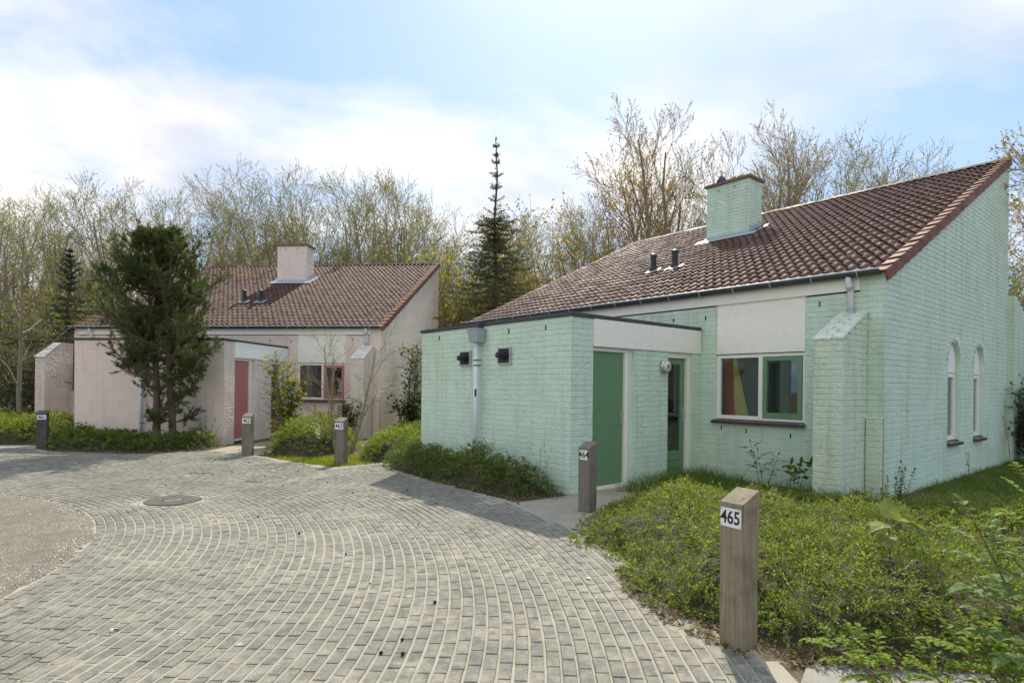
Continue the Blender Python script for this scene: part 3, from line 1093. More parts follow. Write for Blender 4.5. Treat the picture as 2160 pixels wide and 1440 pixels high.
    vm.hexa([(0.026, 0, -0.095), (0.048, 0, -0.095), (0.048, 0.33, -0.120), (0.026, 0.33, -0.120), (0.026, 0, 0.0295), (0.0485, 0, 0.0295), (0.0485, 0.33, 0.0035), (0.026, 0.33, 0.0035)])
    first = vm.build('verge_tile', M['verge'], roof)
    for side in (0, 1):
        for k in range(nrow):
            o = first if (side == 0 and k == 0) else bpy.data.objects.new('verge_tile', first.data)
            if o is not first: link(o, roof)
            q = O + S * (k * g - 0.01) + N * (0.008 + tr.uniform(-.004, .004))
            sx = 1 if side == 0 else -1
            o.matrix_basis = Matrix(((sx, 0, 0, 0.0 if side == 0 else -L - 0.02), (0, S.y, N.y, q.y), (0, S.z, N.z, q.z), (0, 0, 0, 1)))
    # ridge: angled caps
    rm = MB()
    q0 = O + S * slopeL
    prof = [(-0.16, -0.03), (-0.08, 0.035), (0.0, 0.055), (0.05, 0.04), (0.06, -0.12)]
    for i in range(len(prof) - 1):
        (y0, z0), (y1, z1) = prof[i], prof[i + 1]
        rm.quad((0, y0, z0), (0.335, y0, z0 * 0.85), (0.335, y1, z1 * 0.85), (0, y1, z1))
        rm.quad((0, y0, z0 - .02), (0, y0, z0), (0, y1, z1), (0, y1, z1 - .02))
    first = rm.build('ridge_tile', C['tile'], roof)
    for k in range(30):
        o = first if k == 0 else bpy.data.objects.new('ridge_tile', first.data)
        if k: link(o, roof)
        o.location = (-L + 0.0 + k * (L / 30), q0.y, q0.z + 0.015 + tr.uniform(-.004, .004))
    # bits of moss and debris lying on the tiles
    rg = np.random.default_rng(C['seed'] + 4)
    nb = C['debris']
    u = -rg.uniform(0.2, L, nb) ** 1.0; l = rg.uniform(0.3, slopeL - 0.2, nb)
    u = np.where(rg.random(nb) < 0.6, -np.abs(rg.normal(0, 2.6, nb)) - 0.2, u); u = np.clip(u, -L + 0.1, -0.15)
    P = np.array([list(O + S * float(b_) + N * 0.036) for b_ in l]); P[:, 0] = u
    di = unit(np.stack([rg.normal(0, 1, nb), rg.normal(0, 1, nb), rg.normal(0.2, 0.4, nb)], 1)); sv = rg.normal(0, 1, (nb, 3))
    Vq, Fq = leaf_quads(P, di, sv, rg.uniform(0.03, 0.075, nb), rg.uniform(0.02, 0.045, nb), 0.3)
    o = np_mesh('debris', Vq, Fq, M['dead_leaf'], roof); tag(o, kind='stuff')
    # ---- chimney cap, flashing, cowl
    cap = MB().box(cx0 - 0.06, cx1 + 0.06, cy0 - 0.06, cy1 + 0.06, ct, ct + 0.07)
    cap.build('cap', M['mossy'], chim, bevel=0.012)
    fl = MB()
    for x0, x1 in ((cx0 - 0.22, cx0 - 0.002), (cx1 + 0.022, cx1 + 0.24)):
        a = O + S * ((cy0 - 0.12 + 0.075) / math.cos(A)); b = O + S * ((cy1 + 0.1 + 0.075) / math.cos(A))
        fl.quad((x0, a.y, a.z + 0.05), (x1, a.y, a.z + 0.05), (x1, b.y, b.z + 0.05), (x0, b.y, b.z + 0.05))
    a = O + S * ((cy0 - 0.20 + 0.075) / math.cos(A)) + N * 0.06; b = O + S * ((cy0 + 0.0 + 0.075) / math.cos(A)) + N * 0.07
    fl.quad((cx0 - 0.22, a.y, a.z), (cx1 + 0.24, a.y, a.z), (cx1 + 0.24, b.y - 0.016, b.z), (cx0 - 0.22, b.y - 0.016, b.z))
    zb = b.z
    fl.quad((cx0, cy0 - 0.022, zb - 0.05), (cx1 + 0.02, cy0 - 0.022, zb - 0.05), (cx1 + 0.02, cy0 - 0.022, zb + 0.06), (cx0, cy0 - 0.022, zb + 0.06))
    for k in range(3):      # stepped lead up the side
        ya = cy0 + k * 0.2; za = He + sl * ya
        fl.quad((cx1 + 0.024, ya, za - 0.05), (cx1 + 0.024, ya + 0.2, za + 0.02), (cx1 + 0.024, ya + 0.2, za + 0.22), (cx1 + 0.024, ya, za + 0.22))
    fl.build('flashing', M['lead'], chim)
    if C['cowl']:
        cw = MB()
        cc = Vector((-5.35, 4.72, ct + 0.12))
        cw.path([cc + Vector((0.10, 0.05, -0.06)), cc + Vector((0.03, -0.01, 0.02)), cc + Vector((-0.05, -0.07, 0.08))], [0.11, 0.13, 0.14], 18, False)
        cw.path([cc + Vector((0.03, -0.01, 0.02)), cc + Vector((-0.03, -0.06, 0.06))], [0.02, 0.02], 8)
        for k in range(8):
            t = k * math.pi / 4
            e1 = Vector((0.62, -0.72, 0.0)).normalized(); e2 = Vector((0.3, 0.3, 0.85)).normalized()
            q = cc + Vector((-0.03, -0.06, 0.06))
            cw.path([q, q + (e1 * math.cos(t) + e2 * math.sin(t)) * 0.13], [0.006, 0.006], 4)
        cw.build('cowl', M['zinc'], chim, smooth=True)
        mo = Acc(); rg2 = np.random.default_rng(5); k = 260
        B = np.stack([rg2.normal(-4.75, 0.13, k), rg2.normal(cy0 + 0.12, 0.10, k), np.full(k, ct + 0.07)], 1); B[:, 2] += np.abs(rg2.normal(0, 0.02, k))
        Vq, Fq = leaf_quads(B, rg2.normal(0, 1, (k, 3)) + [0, 0, 0.8], rg2.normal(0, 1, (k, 3)), 0.05, 0.03)
        o = np_mesh('moss', Vq, Fq, M['bud_r'], chim); tag(o, kind='stuff')
    # ---- two black flues
    for fx in (-5.62, -5.03):
        fy = 2.32; fz = He + sl * fy
        f_ = MB()
        f_.path([(fx, fy, fz - 0.02), (fx, fy, fz + 0.10), (fx, fy, fz + 0.12), (fx, fy, fz + 0.36)], [0.115, 0.085, 0.066, 0.066], 16)
        o = f_.build('flue', M['black'], root, smooth=False)
        MB().path([(fx, fy, fz + 0.355), (fx, fy, fz + 0.39), (fx, fy, fz + 0.44)], [0.085, 0.082, 0.012], 16).build('cowl_cap', M['zinc'], o)
        q = MB(); a = O + S * ((fy + 0.075 - 0.2) / math.cos(A)) + N * 0.052; b = O + S * ((fy + 0.075 + 0.1) / math.cos(A)) + N * 0.052
        q.quad((fx - 0.15, a.y, a.z), (fx + 0.2, a.y, a.z), (fx + 0.2, b.y, b.z), (fx - 0.15, b.y, b.z)); q.build('flashing', M['lead'], o)
    # ---- gutter, fascia, downpipe
    gz, gy, gr = He + 0.012, -0.118, 0.068
    gm = MB()
    n = 12
    for k in range(n):
        t0 = math.pi + math.pi * k / n; t1 = math.pi + math.pi * (k + 1) / n
        y0, z0 = gy + gr * math.cos(t0), gz + gr * math.sin(t0); y1, z1 = gy + gr * math.cos(t1), gz + gr * math.sin(t1)
        gm.quad((-L - 0.08, y0, z0), (-0.03, y0, z0), (-0.03, y1, z1), (-L - 0.08, y1, z1))
    for x in (-0.03, -L - 0.08):
        gm.poly([(x, gy + gr * math.cos(math.pi + math.pi * k / n), gz + gr * math.sin(math.pi + math.pi * k / n)) for k in range(n + 1)])
    gut = gm.build('gutter', M['zinc'], root, smooth=False)
    MB().path([(-L - 0.08, gy - gr - 0.002, gz + 0.008), (-0.03, gy - gr - 0.002, gz + 0.008)], 0.013, 8).build('gutter_lip', M['zinc_l'], gut)
    x = -0.30
    while x > -L:
        br_ = MB()
        pts = [(x, gy + (gr + 0.006) * math.cos(t), gz + (gr + 0.006) * math.sin(t)) for t in [math.pi * (1 + k / 8) for k in range(9)]]
        br_.path(pts, 0.009, 6)
        br_.build('gutter_bracket', M['zinc_l'], gut)
        x -= 0.62
    MB().box(-L + 0.12, -0.317, -0.034, 0.01, 2.90, He - 0.02).build('fascia', M['cream'], root, bevel=0.004)
    dp = MB()
    dp.path([(-0.43, gy, gz - 0.05), (-0.43, gy, gz - 0.12), (-0.415, -0.075, gz - 0.22), (-0.415, -0.075, 2.575)], 0.041, 14)
    o = dp.build('downpipe', M['pale_pvc'], root, smooth=True)
    MB().path([(-0.415, -0.075, 2.645), (-0.415, -0.075, 2.61)], 0.048, 14).build('pipe_socket', M['grey_pvc'], o)
    MB().path([(-0.422, -0.10, gz - 0.185), (-0.416, -0.078, gz - 0.235)], 0.047, 14).build('pipe_socket', M['grey_pvc'], o)
    if C['left_wing']:
        MB().path([(-9.18, gy, gz - 0.05), (-9.18, gy, gz - 0.12), (-9.15, -0.08, gz - 0.22), (-9.15, -0.08, 2.4)], 0.041, 12).build('downpipe', M['pale_pvc'], root, smooth=True)
    # ---- front window with the panel above
    MB().box(wx0 + 0.002, wx1 - 0.002, 0.004, 0.05, 2.075, 2.90).build('upper_panel', M['cream'], root, bevel=0.003)
    win = MB()
    y0, y1 = 0.03, 0.10
    zb_, zt_ = 1.0, 2.062
    for a_, b_, c_, e_ in ((wx0, wx0 + 0.06, zb_, zt_), (wx1 - 0.045, wx1, zb_, zt_), (-1.815, -1.745, zb_, zt_)):
        win.box(a_ + 0.001, b_ - 0.001, y0, y1, c_, e_)
    win.box(wx0 + 0.060, -1.816, y0, y1, zt_ - 0.055, zt_ - 0.001); win.box(wx0 + 0.060, -1.816, y0 - 0.012, y1, zb_, zb_ + 0.062)
    win.box(-1.744, wx1 - 0.046, y0, y1, zt_ - 0.045, zt_ - 0.001); win.box(-1.744, wx1 - 0.046, y0, y1, zb_, zb_ + 0.04)
    wo_ = win.build('window', M['white'], root)
    MB().box(wx0 + 0.055, -1.81, 0.065, 0.072, zb_ + 0.06, zt_ - 0.055).build('pane', M['glass'], wo_)
    cs = MB()
    a_, b_, c_, e_ = -1.738, wx1 - 0.05, zb_ + 0.046, zt_ - 0.05
    t_ = 0.066
    cs.box(a_, a_ + t_, 0.014, 0.085, c_, e_); cs.box(b_ - t_, b_, 0.014, 0.085, c_, e_)
    cs.box(a_ + t_, b_ - t_, 0.014, 0.085, e_ - t_, e_); cs.box(a_ + t_, b_ - t_, 0.014, 0.085, c_, c_ + t_ * 1.25)
    ca = cs.build('casement', paint, wo_)
    MB().box(a_ + t_ + .001, b_ - t_ - .001, 0.052, 0.060, c_ + t_, e_ - t_).build('pane', M['glass'], wo_)
    for k in range(14):     # sill of glazed bricks
        x0 = -2.592 + k * (1.545 / 14)
        s_ = MB()
        s_.hexa([(x0 + .003, -0.085, 0.925), (x0 + .1075, -0.085, 0.925), (x0 + .1075, 0.03, 0.945), (x0 + .003, 0.03, 0.945),
                 (x0 + .003, -0.085, 0.967), (x0 + .1075, -0.085, 0.967), (x0 + .1075, 0.03, 0.995), (x0 + .003, 0.03, 0.995)])
        s_.build('sill_brick', M['sill_brick'], wo_, bevel=0.004)
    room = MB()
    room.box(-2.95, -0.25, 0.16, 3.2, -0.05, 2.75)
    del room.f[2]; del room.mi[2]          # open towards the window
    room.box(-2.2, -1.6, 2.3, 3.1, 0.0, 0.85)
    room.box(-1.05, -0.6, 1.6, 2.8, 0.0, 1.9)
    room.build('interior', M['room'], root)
    def curtain(x0, x1, x0b, x1b, y, mat, z0=1.03, z1=2.05, waves=5):
        m = MB(); nn = waves * 6
        for k in range(nn):
            f0, f1 = k / nn, (k + 1) / nn
            def pt(f, top):
                xx = (x0 + (x1 - x0) * f) if top else (x0b + (x1b - x0b) * f)
                return (xx, y + 0.016 + 0.016 * math.sin(f * waves * 2 * math.pi), z1 if top else z0)
            m.quad(pt(f0, False), pt(f1, False), pt(f1, True), pt(f0, True))
        m.build('curtain', mat, wo_, smooth=True)
    for a in C['curtains']: curtain(*a)
    # ---- arched slit windows in the gable
    for (cc, hw, lo, sp) in arches:
        fr = MB()
        x0, x1 = -0.115, -0.06
        z0, z1 = lo + 0.005, 1.80
        fr.box(x0, x1, cc - hw + .002, cc - hw + 0.085, z0, z1); fr.box(x0, x1, cc + hw - 0.085, cc + hw - .002, z0, z1)
        fr.box(x0, x1, cc - hw + 0.0851, cc + hw - 0.0851, z1 - 0.06, z1); fr.box(x0, x1 + 0.01, cc - hw + 0.0851, cc + hw - 0.0851, z0, z0 + 0.07)
        fo = fr.build('arched_window', M['white'], root)
        MB().box(x0 + 0.02, x0 + 0.026, cc - hw + 0.08, cc + hw - 0.08, z0 + 0.06, z1 - 0.05).build('pane', M['glass'], fo)
        pn = MB()
        out = [(y, z) for y, z in arch_outline(cc, hw - 0.003, z1 + 0.012, sp)]
        pn.poly([(x1 + 0.004, y, z) for y, z in out]); pn.poly([(x0, y, z) for y, z in reversed(out)])
        pn.quad((x0, cc - hw + .003, z1 + 0.012), (x0, cc + hw - .003, z1 + 0.012), (x1 + 0.004, cc + hw - .003, z1 + 0.012), (x1 + 0.004, cc - hw + .003, z1 + 0.012))
        pn.build('arch_panel', M['white'], fo)
        si = MB().hexa([(-0.13, cc - hw - 0.0, lo - 0.055), (0.075, cc - hw - 0.0, lo - 0.075), (0.075, cc + hw + 0.0, lo - 0.075), (-0.13, cc + hw, lo - 0.055),
                        (-0.13, cc - hw, lo + 0.002), (0.075, cc - hw, lo - 0.030), (0.075, cc + hw, lo - 0.030), (-0.13, cc + hw, lo + 0.002)])
        si.build('sill', M['sill_brick'], fo)
        cu = MB(); nn = 24
        for k in range(nn):
            f0, f1 = k / nn, (k + 1) / nn
            ya, yb = cc - hw + 2 * hw * f0, cc - hw + 2 * hw * f1
            cu.quad((-0.24 + 0.015 * math.sin(f0 * 31), ya, z0), (-0.24 + 0.015 * math.sin(f1 * 31), yb, z0), (-0.24 + 0.015 * math.sin(f1 * 31), yb, z1), (-0.24 + 0.015 * math.sin(f0 * 31), ya, z1))
        cu.build('curtain', M['curtain_w'], fo, smooth=True)
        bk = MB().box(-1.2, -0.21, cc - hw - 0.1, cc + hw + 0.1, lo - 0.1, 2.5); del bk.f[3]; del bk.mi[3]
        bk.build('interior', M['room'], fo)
    # ---- flat roofed porch block: roof, trim, panel
    fr_ = MB().box(-b1 - 0.0, -b0 + 0.0, -p, -0.022, Hb - 0.05, Hb + 0.02).build('flat_roof', M['bitumen'], root)
    tr_ = MB()
    ov = 0.032
    tr_.box(-b1 - ov, -b0 + ov, -p - ov, -p + 0.09, Hb + 0.004, Hc)
    tr_.build('roof_trim', M['bitumen'], fr_, bevel=0.004)
    MB().box(-b0 - 0.09, -b0 + ov, -p + 0.0905, -0.022, Hb + 0.004, Hc).build('roof_trim', M['bitumen'], fr_, bevel=0.004)
    MB().box(-b1 - ov, -b1 + 0.09, -p + 0.0905, -0.022, Hb + 0.004, Hc).build('roof_trim', M['bitumen'], fr_, bevel=0.004)
    MB().box(-b0 - 0.04, -b0 + 0.026, -p + 0.455, -0.022, 2.090, Hb - 0.002).build('panel', C['panel'], root, bevel=0.003)
    # ---- plain door
    X = -b0
    df = MB()
    ya, yb = -p + 0.456, -1.885
    df.box(X - 0.13, X - 0.045, yb - 0.075, yb, 0.0, 2.085); df.box(X - 0.13, X - 0.045, ya, yb - 0.0755, 2.03, 2.085); df.box(X - 0.14, X - 0.02, ya, yb - 0.0755, -0.005, 0.045)
    dfo = df.build('door_frame', M['cream'], root)
    lf = MB().box(X - 0.12, X - 0.078, ya + 0.003, yb - 0.079, 0.052, 2.025).build('door', paint, root, bevel=0.003)
    hd = MB().box(X - 0.0775, X - 0.066, -2.035, -1.985, 0.96, 1.16)
    hd.path([(X - 0.066, -2.012, 1.10), (X - 0.025, -2.012, 1.10), (X - 0.022, -2.09, 1.10)], 0.009, 8)
    hd.build('handle', M['steel'], lf)
    MB().box(X - 0.16, X - 0.035, -1.884, -1.801, -0.1, 2.088).build('door_jamb', wallm, root)
    # ---- glazed door
    df = MB()
    ya, yb = -0.933, -0.264
    df.box(X - 0.145, X - 0.035, yb - 0.085, yb, 0.0, 2.085); df.box(X - 0.145, X - 0.035, ya, yb - 0.0855, 2.0, 2.085)
    df.box(X - 0.145, X - 0.02, ya, yb - 0.0855, -0.02, 0.03)
    df.build('door_frame', M['cream'], root)
    lf = MB()
    a_, b_ = ya + 0.003, yb - 0.09
    lf.box(X - 0.125, X - 0.08, b_ - 0.12, b_, 0.035, 1.995); lf.box(X - 0.125, X - 0.08, a_, a_ + 0.11, 0.035, 1.995)
    lf.box(X - 0.125, X - 0.08, a_ + 0.11, b_ - 0.12, 1.90, 1.995)
    for z0, z1 in ((0.035, 0.155), (0.163, 0.285), (0.293, 0.455)):
        lf.box(X - 0.125, X - 0.082, a_ + 0.11, b_ - 0.12, z0, z1)
    lo_ = lf.build('door', paint, root)
    MB().box(X - 0.106, X - 0.100, a_ + 0.105, b_ - 0.115, 0.45, 1.905).build('pane', M['glass'], lo_)
    hd = MB().box(X - 0.0795, X - 0.068, b_ - 0.075, b_ - 0.035, 0.92, 1.16)
    hd.path([(X - 0.068, b_ - 0.055, 1.09), (X - 0.02, b_ - 0.055, 1.09), (X - 0.018, b_ - 0.13, 1.09)], 0.009, 8)
    hd.build('handle', M['steel'], lo_)
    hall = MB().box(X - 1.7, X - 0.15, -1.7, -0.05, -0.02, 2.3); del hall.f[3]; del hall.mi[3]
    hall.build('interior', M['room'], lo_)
    cu = MB()
    for k in range(18):
        f0, f1 = k / 18, (k + 1) / 18
        yy = lambda f: -0.56 + 0.20 * f
        xx = lambda f: X - 0.20 + 0.012 * math.sin(f * 18)
        cu.quad((xx(f0), yy(f0), 0.1), (xx(f1), yy(f1), 0.1), (xx(f1), yy(f1), 1.98), (xx(f0), yy(f0), 1.98))
    cu.build('curtain', M['curtain_w'], lo_, smooth=True)
    # ---- round bulkhead lamp on the pier
    lp = MB()
    n = 22
    ly, lz, xr = -1.06, 1.843, X + 0.024
    lp.path([(xr, ly, lz), (xr + 0.03, ly, lz), (xr + 0.045, ly, lz)], [0.112, 0.112, 0.100], n)
    lo2 = lp.build('wall_lamp', M['steel'], root)
    dm = MB()
    dm.path([(xr + 0.0455, ly, lz), (xr + 0.07, ly, lz), (xr + 0.09, ly, lz), (xr + 0.10, ly, lz)], [0.096, 0.086, 0.058, 0.02], n)
    dm.build('lamp_glass', M['opal'], lo2, smooth=True)
    if C['lamp_text']:
        mt = Matrix.Translation((xr + 0.099, ly - 0.015, lz + 0.005)) @ Matrix.Rotation(math.radians(90), 4, 'Z') @ Matrix.Rotation(math.radians(90), 4, 'X')
        text_mesh('lettering', C['lamp_text'], 0.085, M['ink'], lo2, mt, 0.0015)
    # ---- fittings on the front of the block: balanced flues, hopper and downpipe
    Y = -p - 0.022
    for (xa, xb, za, zb2) in ((-5.50, -5.19, 1.838, 2.092), (-4.44, -4.125, 1.845, 2.112)):
        v = MB()
        v.box(xa, xa + 0.02, Y - 0.028, Y + 0.01, za, zb2); v.box(xb - 0.02, xb, Y - 0.028, Y + 0.01, za, zb2)
        v.box(xa + 0.0201, xb - 0.0201, Y - 0.028, Y + 0.01, za, za + 0.02); v.box(xa + 0.0201, xb - 0.0201, Y - 0.028, Y + 0.01, zb2 - 0.02, zb2)
        vo = v.build('wall_flue', M['steel'], root)
        MB().box(xa + 0.0202, xb - 0.0202, Y - 0.012, Y + 0.01, za + 0.0202, zb2 - 0.0202).build('back_plate', M['black'], vo)
        cxm, czm = (xa + xb) / 2, (za + zb2) / 2
        st = MB()
        st.path([(cxm, Y - 0.012, czm), (cxm, Y - 0.05, czm), (cxm, Y - 0.052, czm), (cxm - 0.004, Y - 0.12, czm + 0.005), (cxm - 0.004, Y - 0.122, czm + 0.005), (cxm - 0.005, Y - 0.155, czm + 0.008)],
                [0.068, 0.060, 0.038, 0.036, 0.046, 0.046], 16)
        st.build('flue_stub', M['black'], vo)
    hx = -4.915
    hp = MB()
    hp.hexa([(hx - 0.105, Y - 0.165, 2.215), (hx + 0.105, Y - 0.165, 2.215), (hx + 0.105, Y - 0.01, 2.215), (hx - 0.105, Y - 0.01, 2.215),
             (hx - 0.135, Y - 0.19, 2.42), (hx + 0.135, Y - 0.19, 2.42), (hx + 0.135, Y - 0.01, 2.42), (hx - 0.135, Y - 0.01, 2.42)])
    hp.box(hx - 0.143, hx + 0.143, Y - 0.198, Y - 0.008, 2.4205, 2.436)
    pipe = MB().path([(hx, Y - 0.095, 2.24), (hx, Y - 0.095, 0.02)], 0.043, 16).build('downpipe', M['pale_pvc'], root, smooth=True)
    hp.build('hopper', M['grey_pvc'], pipe, bevel=0.004)
    MB().box(hx - 0.06, hx + 0.05, Y - 0.10, Y + 0.04, 2.437, 2.56).build('roof_outlet', M['bitumen'], pipe)
    for z in (1.915, 1.83, 0.445):
        cl = MB().path([(hx, Y - 0.095, z), (hx, Y - 0.095, z + 0.018)], 0.047, 16)
        cl.box(hx - 0.008, hx + 0.008, Y - 0.05, Y, z, z + 0.018)
        cl.build('pipe_clip', M['zinc'], pipe)
    MB().box(hx + 0.028, hx + 0.040, Y - 0.140, Y - 0.11, 1.33, 1.45).build('sticker', M['black'], pipe)
    # weep slots
    for x, z in ((-2.43, 0.85), (-1.99, 0.82), (-1.27, 0.79), (-0.86, 2.76), (-2.75, 2.70), (-3.4, 2.72)):
        MB().box(x - 0.006, x + 0.006, -0.0235, 0.0, z - 0.035, z + 0.035).build('weep_slot', M['dark'], root)
    for x, z in ((-6.2, 2.36), (-4.2, 2.36), (-3.35, 2.36)):
        MB().box(x - 0.005, x + 0.005, -p - 0.0235, -p, z - 0.035, z + 0.035).build('weep_slot', M['dark'], root)
    for x in (-5.27, -4.83):
        MB().box(x - 0.006, x + 0.006, cy0 - 0.0175, cy0, ct - 0.17, ct - 0.10).build('weep_slot', M['dark'], chim)
    if C['rear_wall']:
        W5 = Wall()
        W5.face(lambda s, z, o: (s, 6.90 - o, z), 0.0, 0.13, -0.1, 3.50)
        W5.face(lambda s, z, o: (0.11 + o, s, z), 6.88, 10.5, -0.1, 3.5, cuts=[('rect', 7.2 + 0.25 * k, 11, 3.42 - 0.08 * k, 3.5 - 0.08 * k + 0.0) for k in range(14)])
        W5.core.poly([(-0.2, 6.95, -0.1), (-0.2, 10.5, -0.1), (-0.2, 10.5, 2.4), (-0.2, 7.2, 3.5), (-0.2, 6.95, 3.5)])
        W5.core.quad((-0.2, 6.92, 3.5), (0.11, 6.92, 3.5), (0.11, 7.2, 3.5), (-0.2, 7.2, 3.5))
        W5.core.quad((-0.2, 7.2, 3.5), (0.11, 7.2, 3.46), (0.11, 10.5, 2.38), (-0.2, 10.5, 2.4))
        wo5 = W5.core.build('garden_wall', wallm, root)
        acc = Acc()
        for mt, g_ in W5.place:
            a_ = np.array(mt); k = br.randrange(len(BT)); acc.add(BT[k][0] @ a_[:3, :3].T + a_[:3, 3], BT[k][1])
        tag(acc.build('brick', wallm, wo5), kind='stuff')


gh = empty('bungalow', (5.0766, 8.1143, 0), -0.8791, 'mint green brick bungalow with brown sloping tile roof behind posts 464 and 465', 'house', 'painted bungalows')
build_house(gh, dict(cap=M['green_cap'], wall=M['green_wall'], butt=M['green_butt'], paint=M['green_paint'], tile=M['tile'], panel=M['cream'], seed=5, own_bricks=300, left_wing=False, rear_wall=True,
                     cowl=True, debris=420, lamp_text='46',
                     curtains=[(-2.50, -2.43, -2.50, -2.43, 0.125, M['curtain_w']), (-2.43, -2.36, -2.43, -2.26, 0.13, M['curtain_r']), (-2.33, -2.27, -2.27, -2.03, 0.122, M['curtain_y']), (-1.24, -1.12, -1.23, -1.12, 0.122, M['curtain_p'])]))
ph_ = empty('bungalow', (-3.809, 17.2867, 0.0523), -0.114, 'pale pink brick bungalow with brown sloping tile roof behind the pine tree', 'house', 'painted bungalows')
build_house(ph_, dict(cap=M['pink_cap'], wall=M['pink_wall'], butt=M['pink_butt'], paint=M['red_paint'], tile=M['tile_p'], panel=M['white'], seed=9, own_bricks=0, left_wing=True, rear_wall=False,
                      cowl=False, debris=160, lamp_text='',
                      curtains=[(-2.50, -2.38, -2.50, -2.36, 0.125, M['curtain_r']), (-2.36, -2.27, -2.33, -2.20, 0.122, M['curtain_w']), (-2.26, -2.22, -2.18, -2.12, 0.12, M['curtain_p']), (-1.25, -1.12, -1.24, -1.12, 0.122, M['curtain_r'])]))


# ------------------------------------------------------------------ numbered posts, manhole, things on the ground
def post(num, x, y, rz, w, h, mat, label, lean=(0, 0), plate=(0.135, 0.108), drop=0.065, sink=0.0):
    r = empty('number_post', (x, y, -sink), rz, label, 'post', 'numbered wooden posts')
    r.rotation_euler = (lean[0], lean[1], rz)
    m = MB()
    k = w / 2
    rr = random.Random(num)
    lv = 9
    ring = []
    for q in range(lv):                     # slightly uneven sawn faces; number side is -y and lower
        t = q / (lv - 1)
        z = -0.15 + (h + 0.15) * t
        jj = lambda: rr.uniform(-0.003, 0.003)
        zf = z - (drop if q == lv - 1 else 0)
        ring.append([(-k + jj(), -k + jj(), zf), (k + jj(), -k + jj(), zf), (k + jj(), k + jj(), z), (-k + jj(), k + jj(), z)])
    for a, b in zip(ring, ring[1:]):
        for j in range(4):
            m.quad(a[j], a[(j + 1) % 4], b[(j + 1) % 4], b[j])
    m.poly(ring[-1]); m.poly(list(reversed(ring[0])))
    m.build('post_shaft', mat, r, bevel=0.004)
    pw, phh = plate
    pz = h - drop - 0.03 - phh / 2
    MB().box(-pw / 2, pw / 2, -k - 0.0075, -k + 0.001, pz - phh / 2, pz + phh / 2).build('number_plate', M['plate'], r, bevel=0.001)
    mt = Matrix.Translation((0, -k - 0.0085, pz)) @ Matrix.Rotation(math.radians(90), 4, 'X') @ Matrix.Diagonal((0.82, 1.0, 1, 1))
    text_mesh('lettering', str(num), phh * 0.98, M['ink'], r, mt, 0.0016, 0.0006)
    for sx in (-1, 1):
        for sz in (-1, 1):
            MB().path([(sx * (pw / 2 - 0.008), -k - 0.0072, pz + sz * (phh / 2 - 0.008)), (sx * (pw / 2 - 0.008), -k - 0.0098, pz + sz * (phh / 2 - 0.008))], 0.0028, 8).build('screw', M['iron'], r)
    return r


def face_cam(x, y, turn):
    """turn 0: the number side looks straight at the camera"""
    return math.atan2(-x, y) * -1 * -1 + turn


post(461, -10.47, 13.30, math.radians(26), 0.185, 0.85, M['wood_dark'], 'dark damp wooden post numbered 461 at the far left bed', plate=(0.165, 0.10))
post(462, -5.47, 12.36, math.radians(4), 0.185, 0.885, M['wood_grey'], 'grey wooden post numbered 462 by the red door path', plate=(0.165, 0.11))
post(463, -3.20, 11.20, math.radians(-10), 0.18, 0.88, M['wood_grey'], 'grey wooden post numbered 463 in front of the bare sapling', plate=(0.16, 0.12))
post(464, 0.925, 7.20, math.radians(-41), 0.16, 0.90, M['wood_grey'], 'brown grey wooden post numbered 464 by the green plain door', sink=0.06, plate=(0.115, 0.115))
post(465, 1.335, 3.47, math.radians(-57), 0.150, 0.915, M['wood_oak'], 'nearest large oak post numbered 465 at the paving edge', lean=(0.012, 0.006), drop=0.07)

# manhole: square frame flush with the paving, round ribbed lid
mhr = empty('manhole_cover', (-4.28, 7.55, -0.006), math.radians(28), 'round ribbed cast iron manhole cover set in the paving', 'manhole')
fm = MB()
s_ = 0.36
fm.poly([(-s_, -s_, 0.0125), (s_, -s_, 0.0125), (s_, s_, 0.0125), (-s_, s_, 0.0125)])
fm.box(-s_ - 0.012, s_ + 0.012, -s_ - 0.012, -s_, -0.02, 0.019); fm.box(-s_ - 0.012, s_ + 0.012, s_, s_ + 0.012, -0.02, 0.019)
fm.box(-s_ - 0.012, -s_, -s_, s_, -0.02, 0.019); fm.box(s_, s_ + 0.012, -s_, s_, -0.02, 0.019)
fm.build('frame', M['paver'], mhr)
lid = MB()
lid.path([(0, 0, 0.0), (0, 0, 0.015)], 0.325, 40)
lo_ = lid.build('lid', M['dark'], mhr)
for k in range(-12, 13):
    y = k * 0.025
    hw = math.sqrt(max(0, 0.318 ** 2 - y * y))
    if abs(k) <= 3:
        for sx in (-1, 1):
            MB().box(sx * 0.11, sx * hw, y - 0.0075, y + 0.0075, 0.014, 0.022).build('rib', M['iron'], lo_)
    else:
        MB().box(-hw, hw, y - 0.0075, y + 0.0075, 0.014, 0.022).build('rib', M['iron'], lo_)
MB().box(-0.10, 0.10, -0.075, 0.075, 0.014, 0.0215).build('badge_plate', M['iron'], lo_)

